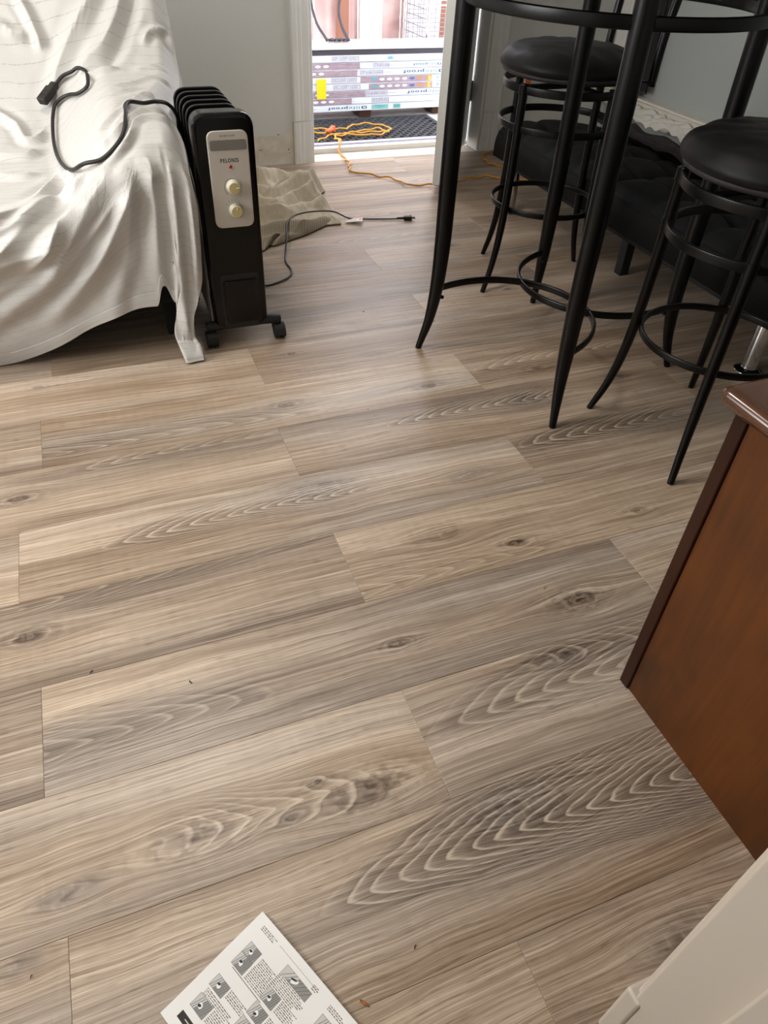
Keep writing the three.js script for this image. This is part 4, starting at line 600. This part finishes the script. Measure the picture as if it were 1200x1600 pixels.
  for (const y of [0.98, 1.08]) { const f = (y - 0.95) / 0.13, R = lerp(0.267, 0.29, Math.max(0, f)), w = lerp(0.143, 0.1485, f), P = []; for (let i = 0; i <= 24; i++) { const q = i / 12 - 1; P.push([b[0] * (R + 0.03 * (1 - q * q)) + s[0] * w * q, y + (y > 1 ? 0.05 * (1 - q * q) : 0), b[1] * (R + 0.03 * (1 - q * q)) + s[1] * w * q]); } obj('back_rail', sweep(P.map((q) => V(...q)), circle(0.010, 10)), iron, t); }
  return t;
}
stool('black bar stool with round suede seat behind the table, nearest the open door', [1.51, 0, -2.26], Math.atan2(0.079, -0.244), 0, 2);
stool('black bar stool with round suede seat in front of the futon, nearest the dresser', [1.398, 0, -1.215], Math.atan2(-0.186, -0.189), 0.75, 7);
// ------------------------------------------------------------------ dresser
{
  const t = thing('dresser', 'brown wooden dresser with dark edged side panel beside the doorway', 'dresser');
  const wood = (dark, seed) => dataTex(512, 512, (u, v) => { const w = u + 0.03 * noise(v * 3 + seed, u * 2), g = noise(w * 110 + seed, v * 9) * 0.6 + noise(w * 280, v * 18) * 0.4, b = fbm(u * 6 + seed, v * 4.4), st = Math.max(0, fbm(u * 5.2 + 5, v * 3.6 + seed) - 0.56) * 2.6; const l = 1 + 0.22 * (g - 0.5) + 0.6 * (b - 0.5) - 0.75 * st; return [Math.max(10, dark[0] * l), Math.max(6, dark[1] * l), Math.max(3, dark[2] * l)]; });
  const side = phys(0xffffff, 0.45, { map: wood([80, 43, 12], 3), specularIntensity: 0.5 }); side.map.repeat.set(0.98, 0.98);
  const stile = phys(0xffffff, 0.4, { map: wood([46, 22, 10], 8), specularIntensity: 0.35 }); const topM = phys(0xffffff, 0.22, { map: wood([82, 44, 18], 5), clearcoat: 0.5, clearcoatRoughness: 0.15 });
  obj('side_panel', box(0.747, 0.765, 0.0, 0.607, -0.548, -0.13), side, t);
  obj('front_stile', rbox(0.742, 0.80, 0.0, 0.607, -0.572, -0.5485, 0.003), stile, t);
  obj('back_panel', box(0.765, 1.55, 0.03, 0.607, -0.145, -0.13), side, t);
  obj('side_panel', box(1.55, 1.568, 0.0, 0.607, -0.548, -0.13), side, t);
  for (let k = 0; k < 3; k++) { const d = obj('drawer_front', rbox(0.805, 1.545, 0.05 + k * 0.185, 0.225 + k * 0.185, -0.572, -0.55, 0.004), side, t); for (const x of [0.98, 1.37]) { const h = lathe([[0, 0], [0.007, 0], [0.006, 0.012], [0.014, 0.02], [0.012, 0.028], [0, 0.03]], 16); h.rotateX(-Math.PI / 2); h.translate(x, 0.137 + k * 0.185, -0.572); obj('knob', h, M.steel, d); } }
  obj('front_stile', rbox(1.5, 1.572, 0.0, 0.607, -0.5725, -0.5485, 0.003), stile, t);
  // moulded top: ogee edge all round
  const P = [[0.022, 0], [0.012, 0.001], [0.009, 0.004], [0.010, 0.0065], [0.004, 0.008], [0.0005, 0.013], [0, 0.018], [0.0015, 0.023], [0.006, 0.0265], [0.012, 0.028], [0.02, 0.0282]];
  const ring = (x0, x1, z0, z1, o, y) => { const r = Math.max(0.004, 0.02 - o), Q = []; const A = [[x0 + o, z1 - o], [x1 - o, z1 - o], [x1 - o, z0 + o], [x0 + o, z0 + o]]; for (let c = 0; c < 4; c++) for (let i = 0; i <= 4; i++) { const [x, z] = A[c], a0 = [Math.PI, Math.PI / 2, 0, -Math.PI / 2][c] - i / 4 * Math.PI / 2, cx = x + (c === 0 || c === 3 ? r : -r), cz = z + (c < 2 ? -r : r); Q.push([cx + r * Math.cos(a0), y, cz + r * Math.sin(a0)]); } return Q; };
  const R = P.map(([o, y]) => ring(0.718, 1.60, -0.596, -0.125, o, 0.6075 + y)), pos = [], idx = [], n = R[0].length; R.forEach((q) => q.forEach((p) => pos.push(...p)));
  for (let k = 0; k < R.length - 1; k++) for (let i = 0; i < n; i++) { const a = k * n + i, b = k * n + (i + 1) % n, c = a + n, d = b + n; idx.push(a, c, b, b, c, d); }
  const cT = pos.length / 3; pos.push(1.16, 0.6355, -0.36); for (let i = 0; i < n; i++) idx.push((R.length - 1) * n + i, cT, (R.length - 1) * n + (i + 1) % n); const cB = cT + 1; pos.push(1.16, 0.6075, -0.36); for (let i = 0; i < n; i++) idx.push(i, (i + 1) % n, cB);
  let g = new THREE.BufferGeometry(); g.setAttribute('position', new THREE.Float32BufferAttribute(pos, 3)); g.setIndex(idx); g.computeVertexNormals(); { const p = g.attributes.position; const u = new Float32Array(p.count * 2); for (let i = 0; i < p.count; i++) { u[2 * i] = p.getX(i); u[2 * i + 1] = p.getZ(i) + p.getY(i); } g.setAttribute('uv', new THREE.BufferAttribute(u, 2)); }
  obj('dresser_top', g, topM, t);
}
// ------------------------------------------------------------------ futon, blanket, ledge
{
  const t = thing('futon', 'black tufted futon sofa bed with chrome legs behind the bar table', 'futon');
  const fab = phys(0xffffff, 0.8, { map: dataTex(256, 256, (u, v, x, y) => { const n = noise(x * 0.9, y * 0.9), m = fbm(u * 5, v * 5); const l = 16 + 6 * (n - 0.5) + 5 * (m - 0.5); return [l, l * 0.97, l * 0.98]; }), specularIntensity: 0.4 }); fab.map.repeat.set(2, 2);
  const pad = (z0, z1, x0, x1) => { // puffed cushion with rounded edge and tuft dimples
    const NX = 60, NZ = 60, pos = [], idx = [], yb = 0.215, yt = 0.352, dim = []; for (let a = 1; a < 4; a++) for (let b = 1; b < 4; b++) dim.push([lerp(x0, x1, a / 4), lerp(z0, z1, b / 4)]);
    for (let j = 0; j <= NZ; j++) for (let i = 0; i <= NX; i++) {
      const su = i / NX * 2 - 1, sv = j / NZ * 2 - 1, e = (s) => Math.sign(s) * (1 - Math.pow(1 - Math.abs(s), 1.6)); const x = lerp(x0, x1, e(su) * 0.5 + 0.5), z = lerp(z0, z1, e(sv) * 0.5 + 0.5);
      const dx = Math.min(x - x0, x1 - x), dz = Math.min(z - z0, z1 - z), r = 0.05, rx = Math.min(1, dx / r), rz = Math.min(1, dz / r); let y = yt - 0.05 * (2 - Math.sqrt(1 - (1 - rx) ** 2) - Math.sqrt(1 - (1 - rz) ** 2));
      y += 0.018 * Math.min(1, Math.min(dx, dz) / 0.12); for (const [a, b] of dim) { const d = Math.hypot(x - a, z - b); y -= 0.03 * Math.exp(-d * d / 0.0028) ; y -= 0.007 * Math.exp(-((x - a) ** 2) / 0.0003) + 0.007 * Math.exp(-((z - b) ** 2) / 0.0003) * 0.6; }
      y -= 0.055 * sstep(x0 + 0.2, x1, x);
      pos.push(x, y, z);
    }
    for (let j = 0; j < NZ; j++) for (let i = 0; i < NX; i++) { const a = j * (NX + 1) + i, b = a + 1, c = a + NX + 1, d = c + 1; idx.push(a, c, b, b, c, d); }
    const edge = []; for (let i = 0; i <= NX; i++) edge.push(i); for (let j = 1; j <= NZ; j++) edge.push(j * (NX + 1) + NX); for (let i = NX - 1; i >= 0; i--) edge.push(NZ * (NX + 1) + i); for (let j = NZ - 1; j > 0; j--) edge.push(j * (NX + 1));
    const base = pos.length / 3; edge.forEach((k) => pos.push(pos[k * 3], pos[k * 3 + 1], pos[k * 3 + 2])); const mid = pos.length / 3; edge.forEach((k) => pos.push(pos[k * 3], yb, pos[k * 3 + 2])); const n = edge.length;
    for (let k = 0; k < n; k++) { const a = base + k, b = base + (k + 1) % n, c = mid + k, d = mid + (k + 1) % n; idx.push(a, b, c, b, d, c); }
    const bot = pos.length / 3; pos.push((x0 + x1) / 2, yb, (z0 + z1) / 2); for (let k = 0; k < n; k++) idx.push(mid + k, mid + (k + 1) % n, bot);
    const g = new THREE.BufferGeometry(); g.setAttribute('position', new THREE.Float32BufferAttribute(pos, 3)); g.setIndex(idx); g.computeVertexNormals(); return boxUV(g);
  };
  const xs = [1.715, 2.36];
  [[-3.03, -2.215], [-2.205, -1.20]].forEach(([a, b]) => { const c = obj('seat_cushion', pad(a, b, ...xs), fab, t); const P = [V(xs[0] - 0.001, 0.318, a + 0.03), V(xs[0] - 0.001, 0.318, b - 0.03)]; obj('piping', sweep(P, circle(0.0035, 8)), fab, c); });
  obj('frame', rbox(1.76, 2.36, 0.175, 0.2145, -2.98, -1.25, 0.01), M.dark, t);
  for (const [x, z] of [[1.775, -2.92], [1.826, -1.43], [2.32, -2.9], [2.32, -1.41]]) { const l = obj('chrome_leg', lathe([[0, 0.006], [0.024, 0.006], [0.024, 0.174], [0, 0.174]], 28), M.chrome, t); l.position.set(x, 0, z); const f = obj('foot', lathe([[0, 0], [0.042, 0], [0.043, 0.004], [0.03, 0.009], [0.024, 0.012]], 28), M.chrome, l); }
  obj('gap_shade_box', rbox(2.365, 2.66, 0.03, 0.165, -3.0, -1.2, 0.02), M.dark, t);  // black box added behind the futon, standing in for shade in the gap
  obj('middle_leg', rbox(1.85, 1.89, 0, 0.1745, -2.2, -2.16, 0.004), M.blackSoft, t);
}
function clothPatch(name, fn, N, K, m, thick, parent = scene) { // fn(u, v) -> [x, y, z]; closed with an underside
  const pos = [], idx = [], uv = []; for (let s = 0; s < 2; s++) for (let k = 0; k <= K; k++) for (let i = 0; i <= N; i++) { const q = fn(i / N, k / K); pos.push(q[0], q[1] - s * thick, q[2]); uv.push(q[0], q[2]); }
  const S = (N + 1) * (K + 1); for (let s = 0; s < 2; s++) for (let k = 0; k < K; k++) for (let i = 0; i < N; i++) { const a = s * S + k * (N + 1) + i, b = a + 1, c = a + N + 1, d = c + 1; s ? idx.push(a, b, c, b, d, c) : idx.push(a, c, b, b, c, d); }
  const rim = (f, n) => { for (let i = 0; i < n; i++) { const a = f(i), b = f(i + 1); idx.push(a, b, a + S, b, b + S, a + S); } }; rim((i) => i, N); rim((i) => K * (N + 1) + N - i, N); rim((i) => i * (N + 1) + N, K); rim((i) => (K - i) * (N + 1), K);
  const g = new THREE.BufferGeometry(); g.setAttribute('position', new THREE.Float32BufferAttribute(pos, 3)); g.setAttribute('uv', new THREE.Float32BufferAttribute(uv, 2)); g.setIndex(idx); g.computeVertexNormals(); return obj(name, g, m, parent);
}
{
  const plum = mat(0x1a0f16, 0.95);
  tag(clothPatch('blanket', (u, v) => { const x = lerp(2.10 + 0.05 * Math.sin(v * 9) + 0.06 * noise(v * 5, 2), 2.385, u), z = lerp(-2.95, -1.55, v); return [x, 0.386 - 0.075 * sstep(2.05, 2.40, x) + 0.02 * fbm(x * 9, z * 9) + 0.009 * Math.sin((x + z) * 22 + 3 * noise(x * 6, z * 6)) - 0.012 * (1 - sstep(0, 0.06, u)), z]; }, 60, 110, plum, 0.012), 'dark plum blanket rumpled along the back of the black futon', 'blanket');
  // ledge board on the right wall, with a crumpled white cover sheet below it
  struct('trim_11', [rbox(2.815, 2.86, 0.225, 0.292, -3.845, -1.0, 0.004), rbox(2.805, 2.86, 0.293, 0.306, -3.845, -1.0, 0.005)], mat(0xd9d3c6, 0.55), 'cream ledge board with rounded cap along the wall behind the futon');
  tag(clothPatch('cover_cloth', (u, v) => { const z = lerp(-3.6, -1.4, v), s = u; const x = lerp(2.80, 2.735, s) - 0.012 * fbm(z * 12, s * 5), y = lerp(0.252, 0.205, s) + 0.03 * (fbm(z * 14 + 3, s * 6) - 0.5) + 0.012 * Math.abs(Math.sin(z * 30 + s * 6 + 4 * noise(z * 9, 1))); return [x, y + 0.02, z]; }, 18, 260, mat(0xc9c5bd, 0.8), 0.004), 'crumpled white cover cloth bunched along the cream ledge behind the futon', 'cloth');
}
// ------------------------------------------------------------------ towels by the heater
{
  const velour = mat(0xffffff, 0.95, { map: dataTex(256, 256, (u, v) => { const n = fbm(u * 10, v * 10), f = noise(u * 110, v * 110); return [188 + 24 * (n - 0.5) + 12 * (f - 0.5), 176 + 24 * (n - 0.5) + 12 * (f - 0.5), 155 + 24 * (n - 0.5) + 12 * (f - 0.5)]; }) }); velour.map.repeat.set(4, 4);
  const rib = mat(0xffffff, 0.95, { map: dataTex(256, 256, (u, v, x, y) => { const w = Math.sin((x + y * 0.35) * 0.62) > 0.1 ? 1 : 0, n = noise(x * 0.4, y * 0.4); return [122 + 40 * w + 14 * n, 112 + 38 * w + 14 * n, 95 + 36 * w + 14 * n]; }) }); rib.map.repeat.set(5, 5);
  const seg = (x, z, P) => { let best = 9, at = 0; for (let i = 0; i < P.length - 1; i++) { const [ax, az] = P[i], dx = P[i + 1][0] - ax, dz = P[i + 1][1] - az, t = Math.min(1, Math.max(0, ((x - ax) * dx + (z - az) * dz) / (dx * dx + dz * dz))), d = Math.hypot(x - ax - dx * t, z - az - dz * t); if (d < best) { best = d; at = (i + t) / (P.length - 1); } } return [best, at]; };
  const heap = (x, z, ridges) => { let y = 0; for (const [P, h, w] of ridges) { const [d, t] = seg(x, z, P); const q = h * (0.75 + 0.25 * Math.sin(t * 7 + h * 90)) * Math.exp(-Math.pow(d / w, 2)); y = Math.max(y, q) + 0.18 * Math.min(y, q); } return y; };
  const T1 = [[[[0.70, -3.50], [0.752, -3.459], [0.836, -3.507], [0.941, -3.453], [0.992, -3.363], [1.03, -3.372]], 0.08, 0.036], [[[0.62, -3.32], [0.704, -3.295], [0.778, -3.241], [0.884, -3.305], [0.985, -3.36]], 0.095, 0.038], [[[0.58, -3.15], [0.665, -3.133], [0.731, -3.117], [0.828, -3.191], [0.902, -3.201], [0.97, -3.24]], 0.085, 0.037], [[[0.56, -3.02], [0.631, -3.014], [0.736, -3.027], [0.851, -3.087], [0.946, -3.113]], 0.065, 0.034], [[[0.84, -3.40], [0.88, -3.34], [0.90, -3.26], [0.95, -3.17]], 0.06, 0.026]];
  const T2 = [[[[0.54, -2.90], [0.603, -2.872], [0.7, -2.89], [0.809, -2.892], [0.93, -2.97]], 0.048, 0.03], [[[0.54, -2.80], [0.58, -2.779], [0.651, -2.80], [0.764, -2.83], [0.90, -2.90]], 0.034, 0.024], [[[0.56, -2.735], [0.60, -2.728], [0.66, -2.75], [0.72, -2.79]], 0.026, 0.018]];
  const right = (z) => crAt([0.90, 0.99, 1.045, 1.0, 0.985, 1.0, 0.99, 0.97], (z + 3.60) / 0.66);
  tag(clothPatch('towel', (u, v) => {
    const z = lerp(-3.60 + 0.03 * noise(u * 5, 1), -2.95, v), x = lerp(0.53, right(z) + 0.012 * (noise(z * 30, 2) - 0.5), u), ed = Math.min(1, Math.min(u * 9, (1 - u) * 9, v * 9, (1 - v) * 9));
    const y = 0.009 + ed * (0.012 + heap(x, z, T1) + 0.03 * (1 - Math.abs(2 * fbm(x * 9 + 3, z * 9) - 1)) + 0.012 * (fbm(x * 20, z * 20) - 0.5) - 0.016);
    return [x, Math.max(0.006, y), z];
  }, 150, 170, velour, 0.004), 'crumpled beige velour towel heaped on the floor behind the heater', 'towel');
  tag(clothPatch('towel', (u, v) => {
    const x = lerp(0.52, 1.0 - 0.36 * Math.pow(v, 1.7) + 0.014 * (noise(v * 9, 4) - 0.5), u), z = lerp(-2.99, -2.715 + 0.012 * Math.sin(u * 14), v) - 0.085 * u, ed = Math.min(1, Math.min((1 - u) * 8, (1 - v) * 7));
    const y = 0.009 + ed * (0.01 + heap(x, z, T2) + 0.003 * Math.sin(x * 40 + z * 20 + 4 * noise(x * 9, z * 7)) + 0.012 * (fbm(x * 10, z * 10) - 0.45));
    return [x, Math.max(0.006, y), z];
  }, 150, 90, rib, 0.004), 'grey ribbed cloth spread under the heater cord in front of the beige towel', 'towel');
}
// ------------------------------------------------------------------ yellow cord
{
  const yel = mat(0xc98a1e, 0.55), twist = (P, n, per, amp) => { const C = spline(P, n), out = []; let run = 0; for (let i = 0; i < C.length; i++) { if (i) run += C[i].distanceTo(C[i - 1]); const t = C[Math.min(C.length - 1, i + 1)].clone().sub(C[Math.max(0, i - 1)]).normalize(), s = V(-t.z, 0, t.x); const q = C[i].clone().addScaledVector(s, amp * Math.sin(run / per * 6.283)); q.y += amp * 0.5 * (1 + Math.cos(run / per * 6.283 * 0.7)); out.push(q); } return out; };
  const t = thing('yellow_extension_cord', 'kinked yellow extension cord running from the door mat under the door to the futon', 'cord');
  const g = GY + 0.024;
  obj('cable', sweep(twist([[1.28, g, -4.52], [1.45, g, -4.42], [1.72, g, -4.50], [1.76, g, -4.42], [1.66, g, -4.37], [1.5, g, -4.40], [1.40, g + 0.01, -4.35], [1.38, 0.0, -4.20], [1.345, 0.032, -4.09], [1.315, 0.034, -4.0], [1.296, 0.008, -3.95], [1.293, 0.006, -3.891], [1.283, 0.006, -3.754], [1.254, 0.006, -3.629], [1.306, 0.006, -3.574], [1.383, 0.006, -3.503], [1.427, 0.006, -3.442], [1.46, 0.006, -3.353], [1.529, 0.006, -3.345], [1.587, 0.006, -3.323], [1.701, 0.006, -3.346], [1.805, 0.006, -3.383], [1.905, 0.006, -3.39], [1.978, 0.006, -3.332], [2.08, 0.006, -3.30], [2.3, 0.006, -3.25]], 420, 0.085, 0.006), circle(0.0045, 8)), yel, t);
  obj('loose_end', sweep(twist([[1.25, g, -4.60], [1.5, g + 0.008, -4.50], [1.62, g, -4.62], [1.75, g, -4.60], [1.80, g, -4.47], [1.68, g + 0.008, -4.40], [1.52, g + 0.006, -4.42], [1.36, g + 0.01, -4.36], [1.28, g, -4.30]], 200, 0.09, 0.006), circle(0.0045, 8)), yel, t);
  const c = obj('connector', [sweep([V(-0.03, 0, 0), V(0.028, 0, 0)], circle(0.014, 14), { scale: (s) => 0.75 + 0.35 * s }), rbox(0.024, 0.04, -0.015, 0.015, -0.015, 0.015, 0.004)], mat(0xe2602c, 0.5), t); c.position.set(1.40, g + 0.02, -4.45); c.rotation.set(0, 0.6, 0.12);
  const t2 = thing('yellow_extension_cord', 'end of a yellow cord curving beside the hinge side casing', 'cord');
  obj('cable', sweep(twist([[2.30, 0.32, -3.80], [2.27, 0.12, -3.80], [2.208, 0.008, -3.80], [2.124, 0.006, -3.79], [2.043, 0.006, -3.712], [2.024, 0.006, -3.597], [2.048, 0.006, -3.534], [2.114, 0.006, -3.542], [2.3, 0.006, -3.50]], 160, 0.07, 0.005), circle(0.0045, 8)), yel, t2);
  const c2 = obj('connector', [sweep([V(0, -0.03, 0), V(0, 0.028, 0)], circle(0.014, 14), { up: V(0, 0, 1), scale: (s) => 0.75 + 0.35 * s })], mat(0xe2602c, 0.5), t2); c2.position.set(2.30, 0.345, -3.79);
  const pl = obj('wall_plate', rbox(2.265, 2.335, 0.30, 0.415, -3.846, -3.8405, 0.003), M.trim); pl.userData = { kind: 'structure', label: 'white outlet plate on the back wall behind the bar stool', category: 'outlet' };
}
// ------------------------------------------------------------------ printed sheet and bits on the floor
{
  const a = V(0.015, 0, -0.404), ex = V(-0.153, 0, 0.073).normalize(), ey = V(0.082, 0, 0.171).normalize(), PWd = 0.1695, PHt = 0.26;
  const tex = canvasTex(1024, 1536, (x, w, h) => { // x runs along the short edge from the far corner, y down the long edge
    x.fillStyle = '#eceae6'; x.fillRect(0, 0, w, h); const r = rng(44);
    const text = (X, Y, n, L, v) => { for (let i = 0; i < n; i++) { let p = 0; while (p < L - 8) { const k = 8 + r() * 26; x.fillStyle = r() < 0.85 ? '#6d6259' : '#97897d'; x.fillRect(X + p, Y + i * 17, Math.min(k, L - p), 8); p += k + 7; } } };
    const pic = (X, Y, W2, H2, s) => { x.save(); x.beginPath(); x.rect(X, Y, W2, H2); x.clip(); x.fillStyle = '#c9c7c3'; x.fillRect(X, Y, W2, H2); x.fillStyle = '#8f8d8a'; x.beginPath(); x.moveTo(X, Y + H2 * 0.55); x.lineTo(X + W2, Y + H2 * (0.2 + 0.3 * r())); x.lineTo(X + W2, Y + H2); x.lineTo(X, Y + H2); x.fill(); x.strokeStyle = '#5c5a58'; x.lineWidth = 4; for (let i = 0; i < 7; i++) { x.beginPath(); x.moveTo(X, Y + H2 * (0.3 + 0.12 * i)); x.lineTo(X + W2, Y + H2 * (0.05 + 0.12 * i)); x.stroke(); } x.fillStyle = '#f1f0ee'; x.beginPath(); x.ellipse(X + W2 * 0.55, Y + H2 * 0.45, W2 * 0.2, H2 * 0.12, 0.6, 0, 7); x.fill(); x.fillStyle = '#26221f'; x.beginPath(); x.ellipse(X + W2 * (0.4 + 0.3 * r()), Y + H2 * 0.4, W2 * 0.09, H2 * 0.1, 0.3, 0, 7); x.fill(); x.restore(); x.strokeStyle = '#77736f'; x.lineWidth = 3; x.strokeRect(X, Y, W2, H2); };
    const S = 1122, box2 = (u0, u1, v0, v1) => [u0 * w, v0 * S, (u1 - u0) * w, (v1 - v0) * S];
    const lines = (u0, u1, v0, v1) => { const [X, Y, W2, H2] = box2(u0, u1, v0, v1); for (let p = X; p < X + W2; p += 15) { let q = 0; const end = H2 * (0.75 + 0.25 * r()); while (q < end - 6) { const k = 8 + r() * 24; x.fillStyle = r() < 0.8 ? '#6d6259' : '#97897d'; x.fillRect(p, Y + q, 7, Math.min(k, end - q)); q += k + 6; } } };
    x.fillStyle = '#8d8780'; x.fillRect(0.066 * w, 0.27 * S, 3, 0.4 * S); lines(0.06, 0.09, 0.085, 0.255); lines(0.055, 0.085, 0.63, 0.69);
    pic(...box2(0.207, 0.302, 0.1, 0.219)); pic(...box2(0.305, 0.414, 0.1, 0.221)); lines(0.225, 0.29, 0.245, 0.42); lines(0.30, 0.415, 0.24, 0.45);
    x.fillStyle = '#4d463f'; x.fillRect(0.425 * w, 0.13 * S, 5, 0.31 * S);
    pic(...box2(0.11, 0.188, 0.404, 0.66)); lines(0.195, 0.285, 0.40, 0.69);
    pic(...box2(0.528, 0.626, 0.095, 0.225)); lines(0.53, 0.60, 0.24, 0.42); pic(...box2(0.70, 0.81, 0.1, 0.235)); lines(0.645, 0.70, 0.11, 0.40); lines(0.705, 0.80, 0.25, 0.45);
    x.fillStyle = '#2b2724'; x.fillRect(...box2(0.867, 0.925, 0.095, 0.31)); x.fillStyle = '#cfcac4'; x.fillRect(0.89 * w, 0.15 * S, 8, 0.08 * S);
    pic(...box2(0.30, 0.407, 0.41, 0.53)); lines(0.30, 0.40, 0.545, 0.70); pic(...box2(0.437, 0.54, 0.412, 0.54)); lines(0.44, 0.53, 0.555, 0.70); pic(...box2(0.565, 0.665, 0.412, 0.54)); lines(0.57, 0.66, 0.555, 0.7); lines(0.70, 0.8, 0.46, 0.7);
    lines(0.06, 0.09, 0.80, 0.95); pic(...box2(0.14, 0.25, 0.80, 0.95)); lines(0.28, 0.6, 0.80, 1.05); pic(...box2(0.63, 0.8, 0.8, 0.95)); lines(0.63, 0.8, 0.98, 1.15);
  });
  const N = 24, K = 36, y = (u, v) => 0.0014 + 0.004 * Math.pow(Math.abs(u - 0.5) * 2, 3) * (0.4 + 0.6 * v) + 0.0012 * (1 + Math.sin(u * 5 + v * 7));
  const pos = [], uv = [], idx = []; for (let s = 0; s < 2; s++) for (let k = 0; k <= K; k++) for (let i = 0; i <= N; i++) { const p = a.clone().addScaledVector(ex, i / N * PWd).addScaledVector(ey, k / K * PHt); pos.push(p.x, y(i / N, k / K) - s * 0.0003, p.z); uv.push(i / N, 1 - k / K); }
  const S = (N + 1) * (K + 1); for (let s = 0; s < 2; s++) for (let k = 0; k < K; k++) for (let i = 0; i < N; i++) { const q = s * S + k * (N + 1) + i, b = q + 1, c = q + N + 1, d = c + 1; s ? idx.push(q, c, b, b, c, d) : idx.push(q, b, c, b, d, c); }
  const g = new THREE.BufferGeometry(); g.setAttribute('position', new THREE.Float32BufferAttribute(pos, 3)); g.setAttribute('uv', new THREE.Float32BufferAttribute(uv, 2)); g.setIndex(idx); g.computeVertexNormals();
  tag(obj('instruction_sheet', g, mat(0xffffff, 0.7, { map: tex })), 'white printed instruction sheet with small diagrams lying on the floor', 'paper');
  const bits = [[-0.184, -0.913, 0x6a2f18, 0.009, 0.9, 'reddish brown wood splinter on the floor left of the dark one'], [-0.017, -0.831, 0x2a2118, 0.010, 1.9, 'thin dark splinter standing alone mid floor'], [0.726, -0.823, 0xb07a3a, 0.011, 0.6, 'curled tan leaf scrap by the swirling knot'], [0.113, -0.251, 0x9a5a24, 0.016, 2.2, 'curved orange brown shred beside the printed sheet'], [0.203, -0.288, 0x5b3a22, 0.007, 0.8, 'small brown shred right of the printed sheet'], [0.792, -2.152, 0x1d1a16, 0.009, 0.5, 'tiny dark sliver between heater and table leg'], [0.739, -0.627, 0xd8c6a4, 0.005, 1.0, 'pale wood chip near the dresser corner'], [0.588, -0.465, 0xe8e2d4, 0.004, 0.3, 'white crumb on the floor near the dresser foot'], [-0.294, -0.433, 0xc79a62, 0.006, 1.2, 'tan chip at the lower left floor edge'], [0.601, -1.578, 0x3a2c20, 0.006, 1.5, 'small dark speck on the floor left of the front table leg']];
  for (const [x, z, c, L, r, label] of bits) { const P = []; for (let i = 0; i <= 8; i++) { const s = i / 8 - 0.5; P.push(V(x + L * s * Math.cos(r) + L * 0.3 * s * s * Math.sin(r) * 2, 0.0012 + 0.0008 * Math.sin(i), z - L * s * Math.sin(r) + L * 0.5 * s * s)); } tag(obj('floor_debris', sweep(P, bar(L * 0.16, 0.0014, 0.0003), { scale: (s) => 0.35 + 1.1 * Math.sin(Math.PI * s) }), mat(c, 0.8)), label, 'debris', 'bits of debris on the floor'); }
}
renderer.render(scene, camera);
